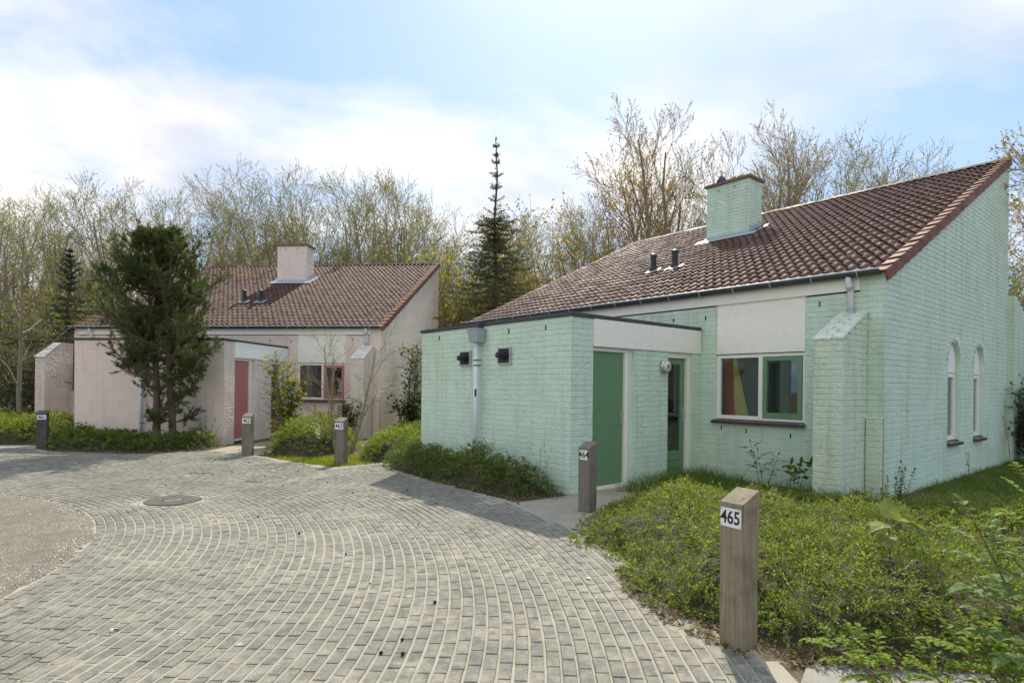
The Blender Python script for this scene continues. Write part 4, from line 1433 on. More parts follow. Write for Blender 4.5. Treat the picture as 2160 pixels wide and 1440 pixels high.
# pine cones on the paving
cm = MB()
for k in range(7):
    z = 0.004 + k * 0.0052; r_ = 0.0175 * math.sin(0.35 + k * 0.40)
    for j in range(7):
        a = j * 2 * math.pi / 7 + k * 0.45
        c_, s2 = math.cos(a), math.sin(a)
        cm.poly([(c_ * r_ * 0.5 - s2 * r_ * .42, s2 * r_ * 0.5 + c_ * r_ * .42, z + .004), (c_ * r_ * 1.15, s2 * r_ * 1.15, z - .001), (c_ * r_ * 0.5 + s2 * r_ * .42, s2 * r_ * 0.5 - c_ * r_ * .42, z + .004)])
cm.path([(0, 0, 0), (0, 0, 0.036)], [0.010, 0.004], 7)
cone_px = [(-0.06, 3.02, 'lying alone at the bottom edge of the paving'), ]
cr_ = random.Random(12)
spots = [(-0.62, 3.45), (-0.66, 3.22), (-0.52, 3.3), (-0.95, 4.4), (-0.42, 4.0), (-1.35, 5.2), (0.52, 3.02), (-2.1, 5.9), (-2.9, 6.6), (-1.9, 7.1), (-0.9, 6.3), (-3.3, 8.6), (-2.7, 9.1), (-3.9, 9.6),
         (-4.6, 9.9), (-5.2, 10.6), (-5.6, 9.4), (-6.1, 10.9), (-4.2, 10.4), (-3.6, 10.1), (-6.6, 11.2), (-7.1, 10.2), (-5.0, 8.6), (-2.2, 8.1), (-1.5, 8.4), (-6.9, 11.7), (-4.9, 11.2), (-5.7, 11.6), (-3.4, 10.4), (-1.0, 7.5), (-2.4, 10.0), (-8.0, 11.0)]
first = None
for k, (x, y) in enumerate(spots):
    if first is None:
        o = first = cm.build('pine_cone', M['cone'])
    else:
        o = bpy.data.objects.new('pine_cone', first.data); link(o)
    o.location = (x + cr_.uniform(-.1, .1), y + cr_.uniform(-.1, .1), 0.020)
    o.rotation_euler = (cr_.uniform(1.1, 1.8), cr_.uniform(-.3, .3), cr_.uniform(0, 6.2))
    o.scale = [cr_.uniform(0.45, 0.72)] * 3
    tag(o, 'small dark pine cone lying on the grey paving', 'pine cone', 'fallen pine cones on the paving')
for k, (x, y, lab) in enumerate(((-2.35, 3.55, 'white shell lying alone on the left part of the paving'), (0.62, 4.62, 'white shell lying on the paving left of post 465'))):
    sh = MB(); n = 9
    for i in range(n):
        a0, a1 = math.pi * i / n, math.pi * (i + 1) / n
        sh.poly([(0, 0, 0.004), (0.026 * math.cos(a0), 0.034 * math.sin(a0), 0.002), (0.026 * math.cos(a1), 0.034 * math.sin(a1), 0.002)])
        sh.poly([(0, 0.010, 0.014), (0.024 * math.cos(a0) * .8, 0.030 * math.sin(a0), 0.010), (0.024 * math.cos(a1) * .8, 0.030 * math.sin(a1), 0.010)])
        sh.quad((0.026 * math.cos(a0), 0.034 * math.sin(a0), 0.002), (0.026 * math.cos(a1), 0.034 * math.sin(a1), 0.002), (0.024 * math.cos(a1) * .8, 0.030 * math.sin(a1), 0.010), (0.024 * math.cos(a0) * .8, 0.030 * math.sin(a0), 0.010))
    o = sh.build('shell', M['shell']); o.location = (x, y, 0.016); o.rotation_euler = (0.1, 0.05, 1.2 + k); tag(o, lab, 'shell', 'shells on the paving')
# brown leaves / twigs on the paving
for k, (x, y, l, lab) in enumerate([(-5.05, 9.75, 0.42, 'brown curled twig lying in front of post 462'), (-1.30, 7.75, 0.30, 'thin bare twig lying left of the house shadow'), (-3.9, 9.0, 0.28, 'short pale twig lying beyond the manhole')]):
    t = MB()
    pts = [Vector((x + (i / 5 - .5) * l, y + 0.03 * math.sin(i * 2.1 + k), 0.024 + 0.008 * (i % 2))) for i in range(6)]
    t.path(pts, [0.006, 0.008, 0.007, 0.006, 0.005, 0.003], 6)
    t.path([pts[2], pts[2] + Vector((0.05, 0.06, 0.01))], [0.004, 0.002], 5)
    tag(t.build('twig', M['dead_leaf'] if k == 0 else M['twig']), lab, 'twig', 'twigs on the paving')


# ------------------------------------------------------------------ ground cover
def cover(name, label, poly, hfun, dens, leaf, mat, seed, shoot=(0.10, 0.24), k_leaf=12, under=True, cat='ground cover', wire=0.0, up=0.75, ymix=0.3):
    rg = np.random.default_rng(seed)
    P = np.array(poly, float)
    x0, y0 = P.min(0); x1, y1 = P.max(0)
    area = (x1 - x0) * (y1 - y0)
    n = int(area * dens)
    x = rg.uniform(x0, x1, n); y = rg.uniform(y0, y1, n)
    ok = inside(P, x, y)
    x, y = x[ok], y[ok]
    d = edge_dist(P, x, y)
    h = np.maximum(hfun(x, y, d), 0.01)
    ok = rg.random(len(x)) < np.clip(0.25 + d / 0.25, 0, 1) * np.clip(1.0 + 0.6 * vn(x + 7, y - 3, 1.8), 0.5, 1)
    x, y, h, d = x[ok], y[ok], h[ok], d[ok]
    n = len(x)
    # outward lean near the rim: follow the slope of the mound
    e = 0.06
    gx = (hfun(x + e, y, edge_dist(P, x + e, y)) - hfun(x - e, y, edge_dist(P, x - e, y))) / (2 * e)
    gy = (hfun(x, y + e, edge_dist(P, x, y + e)) - hfun(x, y - e, edge_dist(P, x, y - e))) / (2 * e)
    base = np.stack([x, y, h * rg.uniform(0.55, 1.10, n) + 0.03 * (rg.random(n) < 0.12)], 1)
    dr = unit(np.stack([-np.clip(gx, -1.6, 1.6) * 0.6 + rg.normal(0, 0.55, n), -np.clip(gy, -1.6, 1.6) * 0.6 + rg.normal(0, 0.55, n), np.abs(rg.normal(up, 0.3, n))], 1))
    ls = rg.uniform(*shoot, n) * np.clip(0.5 + h / 0.3, 0.5, 1.15)
    base = base - dr * (ls * 0.55)[:, None]
    base[:, 2] = np.maximum(base[:, 2], 0.0)
    acc = Acc()
    t = (np.arange(k_leaf) + 0.6) / k_leaf
    sag = rg.uniform(0.1, 0.5, n)
    pos = base[:, None, :] + dr[:, None, :] * (ls[:, None] * t[None, :])[..., None]
    pos[..., 2] -= (sag[:, None] * t[None, :] ** 2) * ls[:, None]
    pos[..., 2] = np.maximum(pos[..., 2], 0.004)
    side = unit(np.cross(dr, rg.normal(0, 1, (n, 3))))
    alt = np.where(np.arange(k_leaf) % 2 == 0, 1.0, -1.0)
    ld = side[:, None, :] * alt[None, :, None] + dr[:, None, :] * 0.5 + rg.normal(0, 0.35, (n, k_leaf, 3))
    sv = np.cross(ld, np.broadcast_to(np.array([0, 0, 1.0]), ld.shape)) + rg.normal(0, 0.4, ld.shape)
    ln = rg.uniform(*leaf, (n, k_leaf)) * (1.15 - 0.55 * t[None, :]) * rg.choice([0.8, 1.0, 1.0, 1.5], n)[:, None]
    V, F = leaf_quads(pos.reshape(-1, 3), ld.reshape(-1, 3), sv.reshape(-1, 3), ln.ravel(), ln.ravel() * 0.62, 0.18)
    yel = rg.random(n) < np.clip(ymix + 0.75 * vn(x, y, 1.5), 0.02, 0.95)
    yl = np.repeat(yel, k_leaf) & (np.tile(t, n) > 0.35)
    acc.add(V, F, 0); acc.M[-1][yl] = 3
    # the thin stems
    ks = rg.random(n) < 0.5
    A = base[ks]; m_ = pos[ks][:, k_leaf // 2]; B = pos[ks][:, -1]
    V, F = tube_quads(A, m_, np.full(len(A), 0.0022), np.full(len(A), 0.0016)); acc.add(V, F, 1)
    V, F = tube_quads(m_, B, np.full(len(A), 0.0016), np.full(len(A), 0.0007)); acc.add(V, F, 1)
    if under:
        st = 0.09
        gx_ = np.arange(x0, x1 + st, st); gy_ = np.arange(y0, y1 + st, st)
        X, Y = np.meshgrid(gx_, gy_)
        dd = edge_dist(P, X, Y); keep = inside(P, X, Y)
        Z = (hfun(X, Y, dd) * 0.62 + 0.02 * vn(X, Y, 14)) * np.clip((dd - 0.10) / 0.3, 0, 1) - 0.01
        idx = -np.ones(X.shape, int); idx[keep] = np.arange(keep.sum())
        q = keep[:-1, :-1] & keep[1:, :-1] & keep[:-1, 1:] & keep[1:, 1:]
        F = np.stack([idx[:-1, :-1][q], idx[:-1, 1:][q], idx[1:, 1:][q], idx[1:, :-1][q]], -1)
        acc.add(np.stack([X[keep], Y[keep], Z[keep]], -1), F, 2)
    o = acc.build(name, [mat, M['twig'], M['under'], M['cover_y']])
    return tag(o, label, cat, kind='stuff')


def mound(hmax, ramp, nz=0.25, s=1.3, far=None):
    def f(x, y, d):
        k = np.clip(d / ramp, 0, 1)
        h = hmax * np.clip(1 - (1 - k) ** 2, 0, 1) ** 0.7 * (1 + nz * vn(x, y, s)) + 0.09 * k * vn(x + 3, y, s * 2.6)
        return h if far is None else h * far(x, y)
    return f


# the big bed round post 465 and up to the green facade
big_far = lambda x, y: np.clip(1.12 - np.clip(y - 5.6, 0, 3) * 0.30, 0.22, 1.1)
cover('ground_cover', 'yellow green leafy ground cover filling the large bed behind post 465',
      [(0.52, 5.72), (0.80, 5.30), (0.92, 4.95), (0.78, 4.55), (0.90, 4.1), (1.18, 3.78), (1.50, 3.42), (1.72, 3.16), (2.4, 3.10), (3.6, 3.0), (5.8, 4.6), (7.2, 6.2), (6.2, 7.1), (5.15, 7.45), (4.75, 7.15), (4.25, 7.55), (3.3, 8.3), (1.9, 8.1), (1.05, 7.2), (0.72, 6.4)],
      mound(0.35, 0.50, 0.62, 1.35, big_far), 640, (0.018, 0.031), M['cover'], 21, (0.10, 0.27), 12, ymix=0.42)
cover('ground_cover', 'dense low ground cover along the mint wall with the downpipe',
      [(-2.45, 11.35), (-2.3, 10.7), (-1.5, 9.62), (-0.6, 8.42), (-0.02, 7.92), (0.62, 8.02), (0.74, 8.26), (-1.65, 11.25)],
      mound(0.46, 0.42, 0.35, 2.0), 760, (0.02, 0.036), M['cover_dk'], 22, (0.10, 0.25), 11, ymix=0.25)
cover('ground_cover', 'feathery green ground cover beneath the pine tree',
      [(-10.35, 13.1), (-9.9, 12.85), (-8.0, 12.6), (-7.5, 12.75), (-6.75, 13.4), (-6.95, 14.25), (-9.2, 14.55), (-10.7, 14.7)],
      mound(0.40, 0.45, 0.3, 1.5), 330, (0.03, 0.055), M['cover_dk'], 23, (0.12, 0.28), 11, ymix=0.12)
cover('ground_cover', 'low green hedge-like cover left of post 461',
      [(-17.5, 14.2), (-16, 14.0), (-12.3, 13.75), (-11.0, 13.9), (-10.95, 15.4), (-12.5, 17.2), (-17.5, 17.4)],
      mound(0.62, 0.4, 0.22, 1.4), 200, (0.035, 0.06), M['cover'], 24, (0.15, 0.3), 11)
cover('ground_cover', 'rounded ground cover mass right of post 462 below the pink window',
      [(-5.25, 12.5), (-4.6, 12.15), (-3.9, 12.15), (-3.5, 12.5), (-3.4, 13.6), (-4.2, 15.8), (-5.1, 15.9), (-5.35, 14.0)],
      mound(0.58, 0.60, 0.40, 1.6), 330, (0.03, 0.05), M['cover'], 25, (0.13, 0.28), 11)
cover('ground_cover', 'spreading ground cover mass between post 463 and the mint wall',
      [(-3.0, 11.65), (-2.55, 11.45), (-1.85, 11.5), (-1.5, 12.0), (-1.2, 13.6), (-2.0, 16.6), (-3.4, 16.8), (-3.35, 13.8)],
      mound(0.52, 0.6, 0.40, 1.5), 330, (0.03, 0.05), M['cover'], 26, (0.13, 0.28), 11)


def grass(name, label, poly, dens, ln, mat, seed, wd=0.006, lean=0.5):
    rg = np.random.default_rng(seed)
    P = np.array(poly, float); a = P.min(0); b = P.max(0)
    n = int((b - a).prod() * dens)
    x = rg.uniform(a[0], b[0], n); y = rg.uniform(a[1], b[1], n)
    ok = inside(P, x, y) & (rg.random(n) < np.clip(0.55 + 0.6 * vn(x, y, 2.2), 0.06, 1))
    x, y = x[ok], y[ok]; n = len(x)
    dr = unit(np.stack([rg.normal(0, lean, n), rg.normal(0, lean, n), np.ones(n)], 1))
    L = rg.uniform(*ln, n) * (1 + 0.3 * vn(x, y, 3))
    base = np.stack([x, y, np.zeros(n)], 1)
    mid = base + dr * (L * 0.6)[:, None]
    d2 = unit(dr + np.stack([rg.normal(0, 0.5, n), rg.normal(0, 0.5, n), -rg.uniform(0, 0.6, n)], 1))
    tip = mid + d2 * (L * 0.45)[:, None]
    sv = unit(np.cross(dr, rg.normal(0, 1, (n, 3)))) * wd / 2
    V = np.stack([base - sv, base + sv, mid + sv * 0.8, mid - sv * 0.8, mid - sv * 0.8, mid + sv * 0.8, tip + sv * 0.1, tip - sv * 0.1], 1).reshape(-1, 3)
    F = np.arange(n * 8).reshape(-1, 4)
    o = np_mesh(name, V, F, mat)
    return tag(o, label, 'grass', kind='stuff')


grass('grass', 'long rough grass in front of the mint facade', [(2.3, 8.2), (3.2, 7.6), (4.1, 7.3), (4.4, 7.2), (4.5, 7.75), (3.4, 9.9), (3.15, 10.1), (1.5, 8.6)], 2200, (0.10, 0.30), M['grass'], 31)
grass('grass', 'shaded lawn grass beside the mint gable wall', [(4.8, 7.3), (5.4, 7.0), (7.3, 6.2), (9.5, 8.2), (12.5, 11.0), (10.6, 12.6), (5.2, 8.15)], 1500, (0.05, 0.15), M['grass'], 32, 0.007)
grass('grass', 'sunlit mossy grass strip between posts 462 and 463', [(-5.2, 12.4), (-4.3, 11.45), (-3.2, 10.75), (-2.6, 11.3), (-2.9, 11.75), (-3.3, 12.6), (-4.1, 12.1), (-4.9, 12.35)], 2600, (0.03, 0.09), M['bud_g'], 33, 0.008, 0.8)
grass('grass', 'tufts of bright grass among the ground cover beside post 465', [(1.2, 4.0), (2.2, 3.6), (3.4, 3.6), (4.0, 5.8), (2.0, 6.6), (1.2, 5.5)], 260, (0.30, 0.52), M['grass'], 34, 0.006)


def litter(name, label, poly, n, mat, seed, ln=(0.02, 0.07), cat='leaf litter', wide=0.5, z=0.012):
    rg = np.random.default_rng(seed)
    P = np.array(poly, float); a = P.min(0); b = P.max(0)
    x = rg.uniform(a[0], b[0], n); y = rg.uniform(a[1], b[1], n)
    ok = inside(P, x, y); x, y = x[ok], y[ok]; n = len(x)
    L = rg.uniform(*ln, n)
    V, F = leaf_quads(np.stack([x, y, z + np.abs(rg.normal(0, 0.008, n))], 1), np.stack([rg.normal(0, 1, n), rg.normal(0, 1, n), rg.normal(0.05, 0.25, n)], 1), rg.normal(0, 1, (n, 3)) * [1, 1, 0.3], L, L * rg.uniform(0.08, wide, n), 0.2)
    return tag(np_mesh(name, V, F, mat), label, cat, kind='stuff')


litter('leaf_litter', 'dry brown leaf litter along the paving edge left of post 465', [(0.86, 4.95), (0.84, 4.3), (0.98, 3.75), (1.15, 3.5), (1.3, 3.3), (1.42, 3.45), (1.3, 3.85), (1.1, 4.2), (1.0, 4.9)], 2600, M['dead_leaf'], 41)
litter('leaf_litter', 'brown leaf litter under the roses beside the concrete path', [(1.5, 3.22), (2.9, 3.12), (3.3, 3.3), (2.6, 3.5), (1.7, 3.5)], 3800, M['dead_leaf'], 42, (0.02, 0.06))
litter('leaf_litter', 'bare brown litter at the foot of the mint wall bed', [(-1.5, 9.6), (-0.9, 8.8), (-0.3, 8.15), (0.05, 7.85), (0.75, 7.9), (0.7, 8.2), (0.1, 8.2), (-1.3, 9.9)], 3600, M['dead_leaf'], 43, (0.02, 0.06))
litter('leaf_litter', 'fallen pine needles under the pine bed edge', [(-9.9, 12.6), (-8, 12.3), (-7.3, 12.5), (-6.6, 13.2), (-6.8, 13.6), (-7.6, 12.9), (-9.8, 12.95)], 3500, M['dead_leaf'], 44, (0.03, 0.09), wide=0.2)


# ------------------------------------------------------------------ trees and plants
def grow(seed, H, r0, kids, spread, upness, lens, twig_r=0.008, stems=1, lean=0.06, start=0.25, wob=0.14, bud=(0.03, 0.055), nbud=4, seg=(8, 6, 5, 4, 3)):
    """bare spring tree: returns big-wood paths, segment soup and buds"""
    rg = random.Random(seed)
    big = []; S0 = []; S1 = []; A0 = []; A1 = []; buds = []

    def branch(p, d, ln, r, lev):
        n = seg[lev]
        pts = [p]; rad = [r]; d = d.normalized()
        tip_r = max(twig_r * 0.5, r * (0.25 if lev == 0 else 0.3))
        dirs = [d]
        for k in range(n):
            w = wob * (0.5 if lev == 0 else 1.0)
            d = (d + Vector((rg.gauss(0, w), rg.gauss(0, w), rg.gauss(0, w) + upness * (0.10 if lev == 0 else 0.14)))).normalized()
            pts.append(pts[-1] + d * (ln / n)); rad.append(r + (tip_r - r) * (k + 1) / n); dirs.append(d)
        if lev <= 1 and r > 0.03:
            big.append((pts, rad))
        else:
            for k in range(n):
                S0.append(pts[k][:]); S1.append(pts[k + 1][:]); A0.append(rad[k]); A1.append(rad[k + 1])
        if lev >= len(kids):
            for _ in range(nbud):
                t = rg.uniform(0.25, 1) * n; k = min(int(t), n - 1)
                buds.append((pts[k].lerp(pts[k + 1], t - k)[:], dirs[k][:]))
            return
        m = kids[lev]
        m = max(1, int(m * rg.uniform(0.8, 1.2)))
        for q in range(m):
            t = (start if lev == 0 else 0.18) + (1 - (start if lev == 0 else 0.18)) * (q + rg.random()) / m
            t = min(t, 0.97) * n; k = min(int(t), n - 1)
            pp = pts[k].lerp(pts[k + 1], t - k)
            ax = dirs[k].orthogonal().normalized(); ax.rotate(Matrix.Rotation(rg.uniform(0, 6.283), 3, dirs[k]))
            sp = spread[lev] * rg.uniform(0.7, 1.25)
            nd = dirs[k] * math.cos(sp) + ax * math.sin(sp)
            f = t / n
            branch(pp, nd, lens[lev] * H * (1.15 - 0.65 * f) * rg.uniform(0.7, 1.2), max(twig_r, (rad[k] * 0.50) * (1 - 0.2 * f)), lev + 1)
    for s in range(stems):
        a = rg.uniform(0, 6.28)
        b = Vector((math.cos(a), math.sin(a), 0)) * (0.0 if stems == 1 else 0.25)
        branch(b, Vector((rg.gauss(0, lean) + b.x * 0.7, rg.gauss(0, lean) + b.y * 0.7, 1)), H * rg.uniform(0.82, 1.0), r0 * rg.uniform(0.8, 1.05), 0)
    return big, (S0, S1, A0, A1), buds


def tree_meshes(name, g, bark, budm, seed, bud=(0.03, 0.055)):
    big, (S0, S1, A0, A1), buds = g
    m = MB()
    for pts, rad in big: m.path(pts, rad, 7, False)
    tr = m.build('trunk', bark, None, smooth=True)
    acc = Acc()
    V, F = tube_quads(S0, S1, A0, A1, 3); acc.add(V, F, 0)
    rg = np.random.default_rng(seed)
    B = np.array([b[0] for b in buds]); Dv = np.array([b[1] for b in buds]); n = len(B)
    Lb = rg.uniform(*bud, n)
    V, F = leaf_quads(B, Dv + rg.normal(0, 0.6, (n, 3)), rg.normal(0, 1, (n, 3)), Lb, Lb * 0.55); acc.add(V, F, 1)
    cr = acc.build('crown', [bark, budm])
    return tr, cr


def place_tree(parts, name, loc, rz, sc, label, cat='tree', group=None, use=False):
    r = empty(name, loc, rz, label, cat, group)
    r.scale = sc if isinstance(sc, tuple) else (sc, sc, sc)
    for p in parts:
        if use: o = p; o.parent = r
        else:
            o = p.copy(); link(o, r)
    return r


KINDS = []
# upright grey trees with pale buds (left and middle)
for k in range(3):
    KINDS.append(tree_meshes('a%d' % k, grow(400 + k, 10.5, 0.15, (11, 8, 8), (0.66, 0.6, 0.65), 0.62, (0.48, 0.20, 0.085), 0.0065, 1, 0.10, 0.14, 0.15, nbud=6), M['bark_grey'], M['bud_y'], 60 + k, (0.04, 0.085)))
# multi-stemmed
for k in range(2):
    KINDS.append(tree_meshes('b%d' % k, grow(420 + k, 9.5, 0.10, (7, 7, 8), (0.55, 0.6, 0.65), 0.62, (0.42, 0.20, 0.085), 0.0065, 4, 0.20, 0.2, 0.15, nbud=6), M['bark_grey'], M['bud_y'], 70 + k, (0.04, 0.085)))
# tall slender trees with reddish leaves (behind the green roof)
for k in range(2):
    KINDS.append(tree_meshes('c%d' % k, grow(440 + k, 15.0, 0.19, (12, 8, 7), (0.50, 0.55, 0.6), 0.75, (0.36, 0.13, 0.055), 0.008, 2, 0.12, 0.18, 0.14, nbud=6), M['bark_warm'], M['bud_r'], 80 + k, (0.06, 0.11)))
used = [False] * len(KINDS)
KH = [max(v.co.z for v in k_[1].data.vertices) for k_ in KINDS]


def tree(kind, px_x, y, top_y, label, name='tree', group='bare spring trees behind the bungalows', rz=None, wide=1.0):
    """px_x: where the trunk stands in the photograph, y: distance, top_y: height of its tip in the photograph"""
    H0 = KH[kind]
    x = (px_x - 1080) / 1256.2 * y
    hgt = 1.5 + (814.7 + 0.0107 * (px_x - 1080) - top_y) / 1256.2 * y
    s = hgt / H0
    u = not used[kind]; used[kind] = True
    return place_tree(KINDS[kind], name, (x, y, -0.05), rnd.uniform(0, 6.28) if rz is None else rz, (s * wide, s * wide, s), label, 'tree', group, u)


LEFT = [(10, 40, 400, 0), (85, 41, 410, 1), (150, 40, 400, 3), (240, 42, 395, 0), (330, 41, 375, 2), (430, 42, 390, 3), (490, 40, 410, 4), (545, 38, 415, 0), (380, 37, 370, 1), (70, 31, 395, 4), (-60, 24, 350, 3), (40, 26, 380, 0), (130, 30, 372, 1), (215, 33, 400, 3), (262, 29, 362, 2), (345, 31, 345, 0), (398, 34, 350, 4), (455, 33, 395, 1), (520, 31, 425, 2), (-10, 33, 400, 4), (170, 36, 420, 2), (300, 38, 400, 4)]
MID = [(600, 40, 395, 0), (665, 41, 380, 3), (705, 42, 372, 1), (770, 40, 372, 4), (840, 42, 390, 0), (925, 41, 420, 1), (985, 42, 440, 2), (1060, 41, 445, 4), (1115, 42, 440, 0), (1215, 40, 430, 1), (575, 34, 400, 1), (668, 35, 365, 2), (770, 36, 362, 3), (1030, 34, 452, 2), (590, 30, 372, 3), (640, 32, 350, 0), (690, 30, 352, 4), (745, 33, 362, 1), (795, 31, 355, 3), (850, 33, 385, 2), (905, 30, 410, 4), (960, 34, 430, 0), (615, 36, 380, 2), (720, 37, 370, 0), (820, 38, 375, 1), (880, 37, 400, 3), (1090, 33, 440, 1), (1140, 32, 445, 4), (1195, 31, 420, 3), (1240, 36, 410, 0), (1010, 37, 440, 3), (1165, 38, 430, 2)]
RIGHT = [(1345, 30, 225, 5), (1450, 31, 190, 6), (1290, 33, 370, 4), (1625, 31, 268, 6), (1560, 37, 330, 5), (1745, 30, 262, 4), (1690, 35, 290, 3), (1850, 31, 280, 3), (1800, 36, 300, 0), (1905, 35, 340, 2), (1400, 38, 300, 5), (1500, 36, 380, 1), (1960, 38, 345, 4), (2020, 40, 345, 2), (1670, 33, 280, 5), (1780, 33, 275, 2), (1885, 33, 300, 4), (1720, 39, 290, 1), (1830, 40, 300, 3), (1595, 34, 310, 4), (1310, 38, 350, 3), (1420, 36, 330, 2), (1650, 40, 300, 0)]
ORD = ['first', 'second', 'third', 'fourth', 'fifth', 'sixth', 'seventh', 'eighth', 'ninth', 'tenth', 'eleventh', 'twelfth', 'thirteenth', 'fourteenth', 'fifteenth', 'sixteenth', 'seventeenth', 'eighteenth', 'nineteenth', 'twentieth', 'twenty-first', 'twenty-second', 'twenty-third', 'twenty-fourth', 'twenty-fifth', 'twenty-sixth', 'twenty-seventh', 'twenty-eighth', 'twenty-ninth', 'thirtieth', 'thirty-first', 'thirty-second', 'thirty-third', 'thirty-fourth']
for i, (px, y, ty, k) in enumerate(sorted(LEFT)):
    tree(k, px, y, ty, 'bare grey tree with pale buds, ' + ORD[i] + ' from the left edge', group='bare trees left of the pink chimney')
for i, (px, y, ty, k) in enumerate(sorted(MID)):
    tree(k, px, y, ty, 'bare upright budding tree between the two chimneys, ' + ORD[i] + ' from the pink one', group='bare trees between the chimneys')
lab = {0: 'tall slender tree with reddish leaves left of the mint chimney, shorter of the pair', 1: 'tallest slender tree with reddish leaves, right beside the mint chimney', 3: 'slender tree with reddish leaves just right of the mint chimney'}
rank = {q: n_ for n_, q in enumerate(sorted(i for i in range(len(RIGHT)) if i not in lab))} if False else {q: n_ for n_, q in enumerate(sorted((i for i in range(len(RIGHT)) if i not in lab), key=lambda i: RIGHT[i][0]))}
for i, (px, y, ty, k) in enumerate(RIGHT):
    tree(k, px, y, ty, lab.get(i) or 'thin spring tree above the mint roof, ' + ORD[rank[i]] + ' of these from the left', group=None if i in lab else 'thin trees above the mint roof')
# the near trees on the left and behind the gable at the right
tree(3, 2190, 20, 380, 'leafy many-stemmed tree behind the right end of the mint gable', rz=0.4, group=None)
tree(2, 2330, 19, 250, 'grey tree beyond the garden wall at the right edge', rz=0.4, group=None)


# leafy understorey shrubs that close the view under the trees
def shrub_meshes(seed, H, leafm, n_stem=16, dens=2600, leaf=(0.035, 0.075), wood=None, spread=0.35):
    rg = np.random.default_rng(seed)
    S0, S1, A0, A1 = [], [], [], []
    tips = []
    for s in range(n_stem):
        a = rg.uniform(0, 6.28); p = np.array([math.cos(a), math.sin(a), 0]) * rg.uniform(0, 0.3) * H * 0.4
        d = unit(np.array([math.cos(a) * spread * rg.uniform(0.3, 1.6), math.sin(a) * spread * rg.uniform(0.3, 1.6), 1.0]))
        L = H * rg.uniform(0.7, 1.05); n = 6; r = 0.016
        for k in range(n):
            d = unit(d + rg.normal(0, 0.12, 3)); q = p + d * L / n
            S0.append(p); S1.append(q); A0.append(r); A1.append(r * 0.8); r *= 0.8
            tips.append((p, q))
            for _ in range(3):
                e = unit(d + rg.normal(0, 0.6, 3)); w = q + e * L * rg.uniform(0.08, 0.22)
                S0.append(q); S1.append(w); A0.append(r * 0.6); A1.append(0.003); tips.append((q, w))
                for _ in range(2):
                    e2 = unit(e + rg.normal(0, 0.6, 3)); w2 = w + e2 * L * rg.uniform(0.05, 0.13)
                    S0.append(w); S1.append(w2); A0.append(0.004); A1.append(0.002); tips.append((w, w2))
            p = q
    acc = Acc(); V, F = tube_quads(np.array(S0), np.array(S1), np.array(A0), np.array(A1), 3); acc.add(V, F, 0)
    st = acc.build('stem', [wood or M['twig']])
    i = rg.integers(0, len(tips), dens)
    T0 = np.array([t[0] for t in tips])[i]; T1 = np.array([t[1] for t in tips])[i]
    B = T0 + (T1 - T0) * rg.uniform(0.1, 1.05, (dens, 1)) + rg.normal(0, 0.03 * H / 3, (dens, 3))
    L = rg.uniform(*leaf, dens)
    V, F = leaf_quads(B, (T1 - T0) + rg.normal(0, 0.12, (dens, 3)) * 3 + np.array([0, 0, 0.1]), rg.normal(0, 1, (dens, 3)), L, L * 0.6, 0.15)
    fo = np_mesh('foliage', V, F, leafm)
    return st, fo


SH = [shrub_meshes(500, 4.2, M['bud_o'], 20, 4600, (0.04, 0.085)), shrub_meshes(501, 3.6, M['bud_y'], 22, 4200, (0.05, 0.10)), shrub_meshes(502, 4.6, M['bud_r'], 20, 3600, (0.05, 0.10)), shrub_meshes(503, 3.4, M['ivy'], 24, 5000, (0.05, 0.09))]
shu = [False] * 4
sr = random.Random(3)


def shrub(kind, x, y, s, label, group):
    r = place_tree(SH[kind], 'shrub', (x, y, -0.05), sr.uniform(0, 6.28), (s * sr.uniform(0.9, 1.2), s * sr.uniform(0.9, 1.2), s), label, 'shrub', group, not shu[kind]); shu[kind] = True
    return r


for k in range(15):
    shrub(sr.choice([0, 1, 1, 2, 3]), -26 + k * 1.05 + sr.uniform(-.5, .5), 19.5 + sr.uniform(0, 7) + max(0, k - 10) * 1.0, sr.uniform(0.9, 1.5), 'yellow green shrub in the thicket left of the pink bungalow', 'thicket shrubs left of the pink bungalow')
for k in range(16):
    shrub(sr.choice([0, 1, 1, 2]), -10 + k * 0.95 + sr.uniform(-.5, .5), 27.5 + sr.uniform(0, 6), sr.uniform(1.2, 2.2), 'yellow green shrub below the bare trees between the houses', 'thicket shrubs between the houses')
for k in range(16):
    shrub(sr.choice([0, 2, 2, 1]), 4.5 + k * 1.8 + sr.uniform(-.6, .6), 27 + sr.uniform(0, 7), sr.uniform(1.2, 2.1), 'reddish green shrub behind the mint bungalow roof', 'thicket shrubs behind the mint roof')
for x, y, s in ((16.6, 17.2, 1.25), (18.0, 18.6, 1.5), (19.5, 20.5, 1.6), (15.9, 19.3, 1.3), (21, 18.5, 1.4)):
    shrub(0, x, y, s, 'bright green shrub beyond the garden wall at the right', 'shrubs beyond the garden wall')


